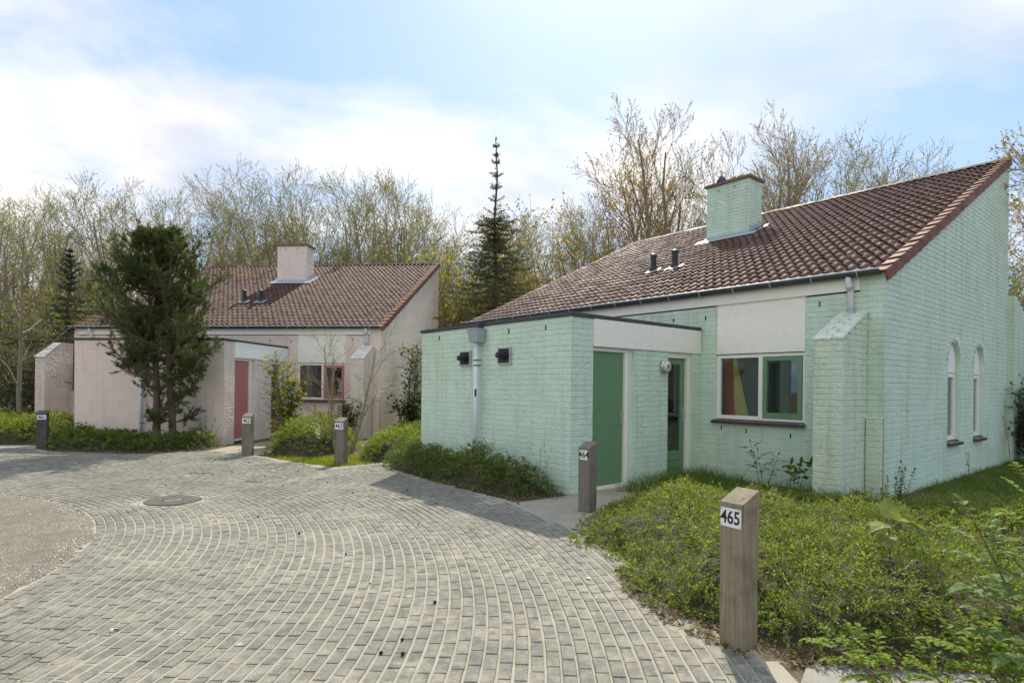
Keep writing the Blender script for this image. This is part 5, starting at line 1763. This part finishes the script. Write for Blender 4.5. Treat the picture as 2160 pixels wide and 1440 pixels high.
# far belt of wood that closes the horizon
def far_wood():
    rg = np.random.default_rng(71)
    N = 2400
    x = rg.uniform(-75, 75, N); y = 44 + rg.uniform(0, 16, N) - np.abs(x) * 0.25 * (np.abs(x) > 35)
    h = rg.uniform(5, 10.5, N)
    acc = Acc()
    p0 = np.stack([x, y, np.zeros(N)], 1)
    p1 = p0 + np.stack([rg.normal(0, 0.5, N), rg.normal(0, 0.5, N), h], 1)
    V, F = tube_quads(p0, p1, rg.uniform(0.05, 0.11, N), np.full(N, 0.02), 4); acc.add(V, F, 0)
    K = 16
    t = rg.uniform(0.12, 1, (N, K, 1)); q0 = (p0[:, None] + (p1 - p0)[:, None] * t).reshape(-1, 3)
    dd = rg.normal(0, 1, (N * K, 3)); dd[:, 2] = np.abs(dd[:, 2]) + 0.6
    q1 = q0 + unit(dd) * rg.uniform(0.6, 2.2, (N * K, 1))
    V, F = tube_quads(q0, q1, np.full(N * K, 0.024), np.full(N * K, 0.008), 3); acc.add(V, F, 0)
    J = 4
    u = rg.uniform(0.2, 1.1, (N * K, J, 1)); b = (q0[:, None] + (q1 - q0)[:, None] * u).reshape(-1, 3) + rg.normal(0, 0.2, (N * K * J, 3))
    L = rg.uniform(0.10, 0.20, len(b))
    V, F = leaf_quads(b, rg.normal(0, 1, b.shape), rg.normal(0, 1, b.shape), L, L * 0.6); acc.add(V, F, 1)
    tag(acc.build('far_wood', [M['bark_warm'], M['bud_o']]), 'distant belt of bare woodland closing the horizon', 'woodland', kind='stuff')


far_wood()


# ---- conifers
def spruce(name, loc, H, rmax, seed, needlem, label, sparse_top=True, dens=1.0, bare=0.05):
    rg = np.random.default_rng(seed)
    r = empty(name, loc, rg.uniform(0, 6), label, 'tree')
    m = MB()
    pts = [(0.05 * math.sin(k * .9), 0.05 * math.cos(k * 1.3), H * k / 14) for k in range(15)]
    m.path(pts, [0.13 * (1 - k / 14.5) + 0.008 for k in range(15)], 8, False)
    m.build('trunk', M['bark_dark'], r, smooth=True)
    S0, S1, A0, A1 = [], [], [], []
    NB, ND = [], []
    z = H * bare
    while z < H * 0.985:
        f = z / H
        rad = rmax * (1 - f) ** 1.15 * (0.75 + 0.25 * math.sin(z * 5.1)) * rg.uniform(0.8, 1.12) + 0.06
        if f > 0.72 and sparse_top: rad = max(0.12, rmax * (1 - f) * 0.55 * rg.uniform(0.6, 1.15))
        nb = int(rg.integers(5, 8) if f < 0.72 or not sparse_top else rg.integers(3, 5))
        a0 = rg.uniform(0, 6.28)
        for k in range(nb):
            a = a0 + k * 2 * math.pi / nb + rg.normal(0, 0.2)
            L = rad * rg.uniform(0.7, 1.1)
            dh = np.array([math.cos(a), math.sin(a), 0.0])
            n = 6; p = np.array([0, 0, z])
            for q in range(n):
                t = q / n
                rise = (0.75 - 0.1 * t) if f > 0.72 else (-0.18 + 0.55 * t * t + 0.1 * (f))
                d = unit(dh + np.array([0, 0, rise]) + rg.normal(0, 0.05, 3))
                w = p + d * L / n
                S0.append(p); S1.append(w); A0.append(0.012 * (1 - t) + 0.004); A1.append(0.010 * (1 - t) + 0.003)
                # side twigs
                for sgn in (-1, 1):
                    if q == 0 and f < 0.6: continue
                    sd2 = np.cross(d, [0, 0, 1]) * sgn
                    tl = L * 0.34 * (1 - t * 0.75) * rg.uniform(0.5, 1.1) + 0.03
                    td = unit(d * 0.75 + sd2 + np.array([0, 0, -0.10]) + rg.normal(0, 0.12, 3))
                    e = w + td * tl
                    S0.append(w); S1.append(e); A0.append(0.004); A1.append(0.002)
                    kk = max(2, int(tl / 0.020 * dens * (0.45 if f > 0.72 and sparse_top else 1)))
                    tt = rg.uniform(0.02, 1.05, (kk, 1))
                    NB.append(w + (e - w) * tt + rg.normal(0, 0.012, (kk, 3))); ND.append(np.repeat(td[None], kk, 0) * 0.9 + rg.normal(0, 0.55, (kk, 3)))
                kk = max(2, int(L / n / 0.022 * dens * (0.5 if f > 0.72 and sparse_top else 1))); tt = rg.uniform(0, 1, (kk, 1))
                NB.append(p + (w - p) * tt + rg.normal(0, 0.012, (kk, 3))); ND.append(np.repeat(d[None], kk, 0) * 0.7 + rg.normal(0, 0.55, (kk, 3)))
                p = w
        z += (0.155 + 0.09 * rg.random()) if f < 0.72 or not sparse_top else 0.46 * rg.uniform(0.6, 1.2)
    # needles on the leader
    k = 160; tz = rg.uniform(H * 0.8, H, k)
    NB.append(np.stack([rg.normal(0, 0.01, k), rg.normal(0, 0.01, k), tz], 1)); ND.append(np.stack([rg.normal(0, .6, k), rg.normal(0, .6, k), np.ones(k)], 1))
    NB = np.concatenate(NB); ND = np.concatenate(ND)
    acc = Acc(); V, F = tube_quads(np.array(S0), np.array(S1), np.array(A0), np.array(A1), 3); acc.add(V, F, 0)
    L = rg.uniform(0.05, 0.10, len(NB)) * (H / 11)
    V, F = leaf_quads(NB, ND, rg.normal(0, 1, ND.shape), L, L * 0.42); acc.add(V, F, 1)
    acc.build('crown', [M['bark_dark'], needlem], r)
    return r


spruce('spruce_tree', (-0.72, 23.5, 0), 11.3, 4.3, 91, M['needle_s'], 'tall thin-topped spruce standing between the two bungalows', dens=1.4)
spruce('spruce_tree', (-15.2, 20.4, 0), 6.1, 4.0, 92, M['needle_d'], 'dark dense spruce behind the left end of the pink bungalow', sparse_top=False, dens=1.7)


def pine():
    rg = np.random.default_rng(17)
    r = empty('pine_tree', (-7.95, 13.62, 0), 0, 'bushy two-stemmed dark green pine in front of the pink bungalow', 'tree')
    r.scale = (0.88, 0.88, 1.0)
    tips = []; S0, S1, A0, A1 = [], [], [], []
    trunks = []
    for (x0, x1, y1, H, b) in ((-0.14, -0.48, 0.1, 4.85, 0.105), (0.18, 0.12, -0.05, 5.0, 0.10)):
        n = 12; pts = []; rad = []
        for k in range(n + 1):
            t = k / n
            pts.append(Vector((x0 + (x1 - x0) * t ** 0.8 + 0.05 * math.sin(t * 7 + x0 * 9), y1 * t + 0.04 * math.sin(t * 5 + 1), H * t - 0.02)))
            rad.append(b * (1 - 0.86 * t) + (0.03 if k == 0 else 0))
        MB().path(pts, rad, 10, False).build('trunk', M['bark_pine'], r, smooth=True)
        trunks.append((pts, rad, H))
        z = 0.62
        while z < H - 0.12:
            f = z / H
            t = f * n; k = min(int(t), n - 1); p0 = np.array(pts[k].lerp(pts[k + 1], t - k))
            # overall egg-shaped crown, few short boughs low down
            env = float(np.interp(z, [0.6, 1.2, 1.6, 2.2, 2.9, 3.6, 4.2, 4.8, 5.1], [0.60, 0.95, 1.25, 1.55, 1.50, 1.18, 0.72, 0.28, 0.12]))
            nb = 2 if z < 1.5 else int(rg.integers(3, 6))
            for q in range(nb):
                a = rg.uniform(0, 6.28)
                L = env * rg.uniform(0.48, 1.12) * (0.92 + 0.22 * math.sin(2 * a + z * 2.1) + 0.10 * math.sin(5 * a - z * 3))
                cxo = -0.32
                d = unit(np.array([math.cos(a), math.sin(a) * 0.95, 0.05 + 0.32 * f + rg.normal(0, 0.14)]))
                m_ = 7; p = p0
                for s in range(m_):
                    tt = s / m_
                    d = unit(d + np.array([0, 0, 0.14 * tt + 0.03]) + rg.normal(0, 0.09, 3))
                    w = p + d * L / m_
                    S0.append(p); S1.append(w); A0.append(0.020 * (1 - tt) * (0.6 + L / 2) + 0.005); A1.append(0.018 * (1 - tt) * (0.6 + L / 2) + 0.004)
                    if tt > 0.15:
                        for _ in range(3):
                            e = unit(d * 0.7 + rg.normal(0, 0.65, 3) + np.array([0, 0, 0.35])); l2 = rg.uniform(0.14, 0.36) * (0.6 + L / 2.4)
                            u = w + e * l2
                            S0.append(w); S1.append(u); A0.append(0.007); A1.append(0.005)
                            tips.append((w + e * l2 * 0.35, u, e))
                            if rg.random() < 0.55:
                                e2 = unit(e * 0.6 + rg.normal(0, 0.6, 3) + np.array([0, 0, 0.5])); u2 = w + e * l2 * 0.6 + e2 * l2 * 0.6
                                S0.append(w + e * l2 * 0.6); S1.append(u2); A0.append(0.005); A1.append(0.004); tips.append((w + e * l2 * 0.6 + e2 * l2 * .15, u2, e2))
                    p = w
                tips.append((p - d * 0.12, p + d * 0.10, unit(d + np.array([0, 0, 0.4]))))
            z += 0.17 if z > 1.6 else 0.26
        top = np.array(pts[-1])
        for dx_ in (0, 0.22, -0.25):
            u = top + np.array([dx_, rg.normal(0, .1), 0.18 - abs(dx_) * .7]); tips.append((u - [0, 0, 0.35], u, np.array([0, 0, 1.0])))
            S0.append(u - [0, 0, 0.4]); S1.append(u); A0.append(0.012); A1.append(0.006)
    V, F = tube_quads(np.array(S0), np.array(S1), np.array(A0), np.array(A1), 5)
    np_mesh('branch', V, F, M['bark_pine'], r)
    A = np.array([t[0] for t in tips]); B = np.array([t[1] for t in tips]); Dv = unit(np.array([t[2] for t in tips]))
    n = len(A); K = 37
    t = rg.uniform(0.0, 1.0, (n, K, 1))
    base = A[:, None] + (B - A)[:, None] * t
    nd = Dv[:, None] * rg.uniform(0.5, 1.1, (n, K, 1)) + rg.normal(0, 0.45, (n, K, 3))
    L = rg.uniform(0.06, 0.11, n * K)
    V, F = leaf_quads(base.reshape(-1, 3), nd.reshape(-1, 3), rg.normal(0, 1, (n * K, 3)), L, np.full(n * K, 0.0105))
    np_mesh('needles', V, F, M['needle'], r)
    up = (Dv[:, 2] > 0.45) & (rg.random(n) < 0.13) & (B[:, 2] > 1.6)
    c0 = B[up] - Dv[up] * 0.01; c1 = c0 + unit(Dv[up] * 0.4 + [0, 0, 1.0]) * rg.uniform(0.05, 0.11, (up.sum(), 1))
    V, F = tube_quads(c0, c1, np.full(len(c0), 0.011), np.full(len(c0), 0.005), 5)
    tag(np_mesh('candle', V, F, M['candle'], r), kind='stuff')
    print('pine tips', n)


pine()


# ---- small plants
def leaf_blade(m, base, d, up, ln, wd, droop=0.25, fold=0.22, n=5, tooth=0.0):
    """one real leaflet with midrib fold and droop"""
    d = Vector(d).normalized(); up = Vector(up); s = d.cross(up).normalized(); nn = s.cross(d).normalized()
    p = Vector(base); rows = []
    for k in range(n + 1):
        t = k / n
        w = wd * 0.5 * (math.sin(math.pi * min(1, t * 0.93 + 0.05)) ** 0.75)
        c = p + d * (ln * t) - Vector((0, 0, 1)) * (droop * ln * t * t)
        rows.append((c - s * w + nn * fold * w, c, c + s * w + nn * fold * w))
    for a, b in zip(rows, rows[1:]):
        m.quad(a[0], a[1], b[1], b[0]); m.quad(a[1], a[2], b[2], b[1])


def plant(name, label, loc, stems, stemm, leafm, seed, H, leaf, nleaf, spread=0.25, cat='plant', group=None, compound=0, wd=0.55, stem_r=0.006, wob=0.06, bare=0.2, side=0.0):
    rg = random.Random(seed)
    r = empty(name, loc, rg.uniform(0, 6), label, cat, group)
    st = MB(); lf = MB()
    for s in range(stems):
        a = rg.uniform(0, 6.28)
        h = H * rg.uniform(0.6, 1.0) if s else H
        d = Vector((math.cos(a) * spread * rg.uniform(0.3, 1), math.sin(a) * spread * rg.uniform(0.3, 1), 1)).normalized()
        p = Vector((math.cos(a), math.sin(a), 0)) * rg.uniform(0, 0.10) * H; pts = [p]; n = 7
        for k in range(n):
            d = (d + Vector((rg.gauss(0, wob), rg.gauss(0, wob), 0.03))).normalized(); pts.append(pts[-1] + d * h / n)
        st.path(pts, [stem_r * (1 - 0.75 * k / n) for k in range(n + 1)], 6, False)
        for q in range(nleaf):
            t = (bare + (1 - bare) * (q + rg.random() * 0.6) / nleaf) * n; k = min(int(t), n - 1)
            pp = pts[k].lerp(pts[k + 1], t - k); ax = (pts[k + 1] - pts[k]).normalized()
            o = ax.orthogonal().normalized(); o.rotate(Matrix.Rotation(q * 2.4 + rg.random(), 3, ax))
            ld = (o + ax * rg.uniform(0.15, 0.8)).normalized()
            l = leaf * rg.uniform(0.7, 1.2)
            if side and rg.random() < side:
                e = pp + ld * h * rg.uniform(0.12, 0.25); st.path([pp, e], [stem_r * .5, stem_r * .2], 5, False)
                for _ in range(4):
                    u = rg.uniform(0.3, 1); leaf_blade(lf, pp.lerp(e, u), ld + Vector((rg.gauss(0, .6), rg.gauss(0, .6), rg.gauss(0.1, .5))), Vector((0, 0, 1)), l, l * wd)
                continue
            if compound:
                e = pp + ld * l * 1.6 - Vector((0, 0, 0.15 * l)); st.path([pp, e], [stem_r * .3, stem_r * .15], 4, False)
                sdv = ld.cross(Vector((0, 0, 1))).normalized()
                for c in range(compound):
                    u = 0.4 + 0.6 * c / compound
                    for g in (-1, 1): leaf_blade(lf, pp.lerp(e, u), sdv * g + ld * 0.45 + Vector((0, 0, .15)), Vector((0, 0, 1)), l * 0.8, l * 0.8 * wd, 0.3)
                leaf_blade(lf, e, ld, Vector((0, 0, 1)), l * 0.9, l * 0.9 * wd, 0.35)
            else:
                leaf_blade(lf, pp, ld, Vector((0, 0, 1)), l, l * wd, 0.3)
        leaf_blade(lf, pts[-1], d, Vector((1, 0, .2)), leaf * 0.8, leaf * 0.4, 0.0)
    st.build('stem', stemm, r, smooth=True); lf.build('foliage', leafm, r, smooth=True)
    return r


# shrubs by the houses
plant('shrub', 'bright yellow green upright shrub in front of the pink glazed door', (-5.45, 14.3, 0), 5, M['bark_dark'], M['bud_g'], 601, 2.15, 0.11, 120, 0.07, 'shrub', wd=0.45, stem_r=0.014, side=0.55, bare=0.1)
plant('shrub', 'tall leafy shrub growing against the pink gable wall', (-2.95, 18.0, 0), 4, M['bark_dark'], M['ivy'], 602, 2.6, 0.12, 110, 0.14, 'shrub', wd=0.5, stem_r=0.014, side=0.5, bare=0.1)
plant('shrub', 'thin tall stem with yellow green leaves beside the mint wall end', (-2.35, 17.0, 0), 2, M['bark_dark'], M['bud_g'], 603, 2.95, 0.11, 80, 0.05, 'shrub', wd=0.5, stem_r=0.014, side=0.35, bare=0.15)
plant('shrub', 'dark bushy shrub low against the pink gable corner', (-3.05, 17.2, 0), 12, M['bark_dark'], M['ivy'], 604, 1.35, 0.12, 46, 0.35, 'shrub', wd=0.55, stem_r=0.010, side=0.3, bare=0.1)
plant('shrub', 'dark evergreen shrub under the pink window behind the sapling', (-4.3, 15.6, 0), 16, M['bark_dark'], M['ivy'], 605, 1.15, 0.09, 50, 0.4, 'shrub', wd=0.5, stem_r=0.010, side=0.3, bare=0.1)
plant('shrub', 'low leafy shrub at the right corner of the pink porch block', (-7.15, 13.95, 0), 6, M['bark_dark'], M['cover_dk'], 606, 0.75, 0.06, 24, 0.5, 'shrub', wd=0.5, stem_r=0.006, bare=0.2)
plant('flowering_plant', 'small white flowering plant in the bed right of post 462', (-3.95, 12.25, 0.25), 6, M['grass'], M['white_bloom'], 607, 0.45, 0.05, 9, 0.4, 'plant', wd=0.7, stem_r=0.004, bare=0.5)
plant('shrub', 'dense dark shrub at the right end of the mint gable', (11.0, 12.35, 0), 26, M['bark_dark'], M['ivy'], 608, 1.75, 0.085, 60, 0.45, 'shrub', wd=0.5, stem_r=0.010, side=0.5, bare=0.05)
plant('shrub', 'glossy dark shrub before the garden wall at the right edge', (11.9, 12.9, 0), 18, M['bark_dark'], M['ivy'], 609, 2.45, 0.15, 50, 0.35, 'shrub', wd=0.6, stem_r=0.012, side=0.4, bare=0.2)
plant('shrub', 'green shrub low at the right edge beside the lawn', (10.9, 10.9, 0), 18, M['bark_dark'], M['cover'], 610, 0.95, 0.09, 40, 0.5, 'shrub', wd=0.5, stem_r=0.008, side=0.4, bare=0.05)
plant('seedling', 'leggy dark green seedling under the right side of the mint window', (3.72, 8.78, 0), 3, M['rose_stem'], M['ivy'], 611, 0.72, 0.085, 8, 0.3, 'plant', compound=2, wd=0.5, stem_r=0.006, bare=0.35)
plant('seedling', 'broad-leaved green seedling beside the mint buttress', (4.02, 8.42, 0), 4, M['rose_stem'], M['cover_dk'], 612, 0.50, 0.15, 5, 0.5, 'plant', wd=0.9, stem_r=0.005, bare=0.5)
plant('seedling', 'yellow tipped young plant at the foot of the buttress', (4.42, 7.05, 0), 4, M['rose_stem'], M['bud_g'], 613, 0.46, 0.055, 16, 0.2, 'plant', wd=0.45, stem_r=0.004, bare=0.3)
plant('seedling', 'dark leafy plant at the mint gable corner', (4.85, 7.42, 0), 7, M['rose_stem'], M['cover_dk'], 614, 0.60, 0.06, 20, 0.35, 'plant', wd=0.5, stem_r=0.004, bare=0.2)
plant('seedling', 'thin brown stemmed sapling between the arched windows and shrub', (9.2, 10.85, 0), 2, M['rose_stem'], M['bud_r'], 615, 1.15, 0.07, 16, 0.15, 'plant', wd=0.35, stem_r=0.006, bare=0.3)
plant('seedling', 'small reddish plant beneath the first arched window', (7.45, 9.6, 0), 2, M['rose_stem'], M['bud_r'], 616, 0.50, 0.05, 14, 0.2, 'plant', wd=0.45, stem_r=0.004, bare=0.4)
for i, (x, y, h) in enumerate(((-0.05, 8.55, 0.62), (0.32, 8.28, 0.66), (0.5, 8.2, 0.72), (-1.35, 10.35, 0.55), (-0.6, 9.2, 0.6))):
    plant('seedling', 'wispy shoot sticking up from the cover against the mint wall', (x, y, 0), 2, M['twig'], M['cover'], 620 + i, h, 0.03, 16, 0.3, 'plant', 'wispy shoots against the mint wall', wd=0.6, stem_r=0.003, bare=0.4)

# bare sapling in front of the pink window and saplings at the left
sap = grow(778, 2.6, 0.034, (9, 5, 3), (0.85, 0.7, 0.7), 0.45, (0.42, 0.20, 0.09), 0.0035, 3, 0.06, 0.12, 0.15, nbud=1, seg=(7, 7, 5, 4))
pt = tree_meshes('sapling', sap, M['bark_warm'], M['bud_r'], 6, (0.02, 0.04))
place_tree(pt, 'sapling', (-3.65, 12.9, 0), 0.6, 0.93, 'bare twisted sapling with few brown leaves in front of the pink window', 'sapling', None, True)
sap2 = grow(783, 6.2, 0.075, (12, 6, 5), (1.0, 0.7, 0.7), 0.35, (0.36, 0.16, 0.07), 0.004, 1, 0.01, 0.18, 0.10, nbud=1, seg=(9, 7, 5, 4))
pt = tree_meshes('young', sap2, M['bark_grey'], M['bud_y'], 7, (0.03, 0.05))
place_tree(pt, 'young_tree', (-13.35, 16.2, 0), 2.2, 0.95, 'bare young tree with pale crooked side branches at the far left', 'tree', None, True)
over = grow(790, 9.0, 0.12, (14, 7, 6), (1.0, 0.7, 0.7), 0.25, (0.40, 0.16, 0.07), 0.005, 1, 0.05, 0.3, 0.16, nbud=6, seg=(8, 7, 5, 4))
pt = tree_meshes('over', over, M['bark_warm'], M['bud_r'], 8, (0.05, 0.10))
place_tree(pt, 'overhanging_tree', (11.75, 11.6, 0), 0.8, 0.88, 'tree with budding brown leaves reaching in at the upper right edge', 'tree', None, True)

# rose shoots in the lower right corner
def rose(label, base, tip, seed, leafm, nl=7, leaf=0.052, bend=0.1, r0=0.006):
    rg = random.Random(seed)
    r = empty('rose_shoot', base, 0, label, 'rose', 'rose shoots in the lower right corner')
    B = Vector((0, 0, 0)); T = Vector(tip) - Vector(base); n = 8; pts = []
    sdv = Vector((rg.gauss(0, 1), rg.gauss(0, 1), 0)).normalized()
    for k in range(n + 1):
        t = k / n; pts.append(B + T * t + sdv * bend * math.sin(math.pi * t) * T.length + Vector((0, 0, 0.06 * T.length * math.sin(math.pi * t))))
    st = MB(); lf = MB()
    st.path(pts, [r0 * (1 - 0.5 * k / n) for k in range(n + 1)], 7, False)
    for q in range(nl):
        t = (0.52 + 0.48 * (q + 0.3 * rg.random()) / nl) * n; k = min(int(t), n - 1)
        pp = pts[k].lerp(pts[k + 1], t - k); ax = (pts[k + 1] - pts[k]).normalized()
        o = ax.orthogonal().normalized(); o.rotate(Matrix.Rotation(q * 2.4 + rg.random() * 0.5, 3, ax))
        f = q / nl
        ld = (o * (1 - 0.4 * f) + ax * (0.25 + 0.75 * f) + Vector((0, 0, 0.15))).normalized()
        l = leaf * rg.uniform(0.85, 1.15) * (1 - 0.25 * f)
        e = pp + ld * l * 2.0
        st.path([pp, e], [r0 * .3, r0 * .16], 5, False)
        sv = ld.cross(Vector((0, 0, 1))).normalized()
        for c in range(3):
            u = 0.40 + 0.24 * c
            for g in (-1, 1): leaf_blade(lf, pp.lerp(e, u), sv * g + ld * 0.55 + Vector((0, 0, .25)), Vector((0, 0, 1)), l * (0.75 + 0.12 * c), l * 0.52, 0.35, 0.28, 6)
        leaf_blade(lf, e, ld, Vector((0, 0, 1)), l * 1.05, l * 0.6, 0.4, 0.28, 6)
    st.build('stem', M['rose_stem'], r, smooth=True); lf.build('foliage', leafm, r, smooth=True)


RS = [((2.42, 2.55), (2060, 1105, 2.75), 'tallest rose shoot with large mature leaves at the right edge', 'rose_dark', 9, 0.088), ((2.55, 2.5), (2140, 1175, 2.65), 'large-leaved rose shoot cut by the right edge of the view', 'rose_dark', 9, 0.088),
      ((2.38, 2.45), (2080, 1260, 2.6), 'mature rose shoot leaning left above the bare stems', 'rose_dark', 9, 0.080), ((1.75, 2.55), (1740, 1352, 2.85), 'fresh green rose shoot at the left of the path roses', 'rose_leaf', 11, 0.052),
      ((1.86, 2.6), (1800, 1345, 2.9), 'fresh green rose shoot second from the left', 'rose_leaf', 11, 0.049), ((1.92, 2.6), (1815, 1410, 2.85), 'low fresh rose shoot beside the grey path', 'rose_leaf', 9, 0.047),
      ((2.12, 2.6), (1950, 1400, 2.75), 'short rose shoot in the middle of the bottom edge', 'rose_leaf', 9, 0.052), ((2.25, 2.55), (2015, 1360, 2.7), 'rose shoot with wide fresh leaves below the bare stems', 'rose_leaf', 11, 0.065),
      ((2.4, 2.6), (2065, 1320, 2.75), 'fresh rose shoot under the mature leaves', 'rose_leaf', 10, 0.058), ((2.5, 2.6), (2130, 1375, 2.7), 'dense fresh rose shoot in the bottom right corner', 'rose_leaf', 12, 0.055),
      ((2.38, 2.55), (2110, 1405, 2.6), 'low fresh rose shoot at the bottom right corner', 'rose_leaf', 11, 0.052), ((2.95, 3.1), (2160, 995, 3.2), 'yellow green rose tip at the right edge below the shrub', 'rose_leaf', 9, 0.078)]
for i, (b, (px, py, dd), lab_, mt, nl, lf_) in enumerate(RS):
    tx = (px - 1080) / 1256.2 * dd; tz = 1.5 - (py - 826) / 1256.2 * dd
    rose(lab_, (b[0], b[1], 0), (tx, dd, tz), 700 + i, M[mt], nl, lf_)
for i, (bx, by, px, py, dd) in enumerate(((2.3, 2.7, 2008, 1252, 2.85), (2.35, 2.75, 1985, 1300, 2.9), (2.4, 2.7, 2040, 1310, 2.85))):
    r = empty('rose_cane', (bx, by, 0), 0, 'bare brown rose cane among the rose shoots', 'rose', 'bare rose canes')
    T = Vector(((px - 1080) / 1256.2 * dd - bx, dd - by, 1.5 - (py - 826) / 1256.2 * dd))
    m = MB(); m.path([Vector((0, 0, 0)) + T * t + Vector((0.03 * math.sin(3 * t + i), 0, 0.05 * math.sin(3.1 * t))) for t in (0, .2, .4, .6, .8, 1)], [.006, .0058, .0055, .005, .0045, .003], 7)
    m.build('stem', M['rose_stem'], r, smooth=True)
    m = MB(); leaf_blade(m, T, (0.3, 0, 1), (1, 0, 0), 0.035, 0.018); leaf_blade(m, T, (-0.4, 0.2, 1), (1, 0, 0), 0.03, 0.015); m.build('bud', M['rose_leaf'], r)


# maple seedling standing in the bed
def maple_leaf(m, base, d, up, s, droop):
    d = Vector(d).normalized(); sd_ = d.cross(Vector(up)).normalized(); nn = sd_.cross(d)
    shape = [(0, 0), (0.30, -0.06), (0.52, 0.12), (0.40, 0.30), (0.62, 0.52), (0.36, 0.52), (0.26, 0.72), (0.0, 1.0)]
    c = Vector(base)
    def P(a, b): return c + sd_ * a * s + d * b * s + nn * (0.12 * abs(a)) * s - Vector((0, 0, droop * s * b * b))
    cen = P(0, 0.35)
    for sg in (-1, 1):
        for (a0, b0_), (a1, b1_) in zip(shape, shape[1:]):
            m.poly([cen, P(sg * a0, b0_), P(sg * a1, b1_)])


mr = empty('maple_seedling', (2.62, 4.12, 0), 0, 'young maple seedling with broad lobed leaves standing in the ground cover', 'plant')
MB().path([(0, 0, 0), (0.01, 0, 0.3), (0, 0.01, 0.60)], [0.006, 0.005, 0.004], 7).build('stem', M['rose_stem'], mr, smooth=True)
for dx_, dy_, dz_, dr, s, dp_ in ((0.01, 0.0, 0.62, (0.1, 0.55, 0.85), 0.15, 0.0), (-0.03, -0.02, 0.58, (-1, -0.35, 0.05), 0.15, 0.35), (0.04, -0.03, 0.60, (0.75, -0.75, 0.05), 0.17, 0.45), (0.06, 0.0, 0.60, (1, -0.1, 0.05), 0.20, 0.4), (-0.05, -0.04, 0.50, (-0.5, -1, 0.0), 0.14, 0.4), (-0.02, 0.02, 0.55, (-0.8, 0.6, 0.2), 0.12, 0.2)):
    m = MB(); maple_leaf(m, (dx_, dy_, dz_), dr, (0, 0, 1) if dz_ < 0.62 else (0, -1, 0.3), s, dp_); m.build('leaf', M['maple'], mr)
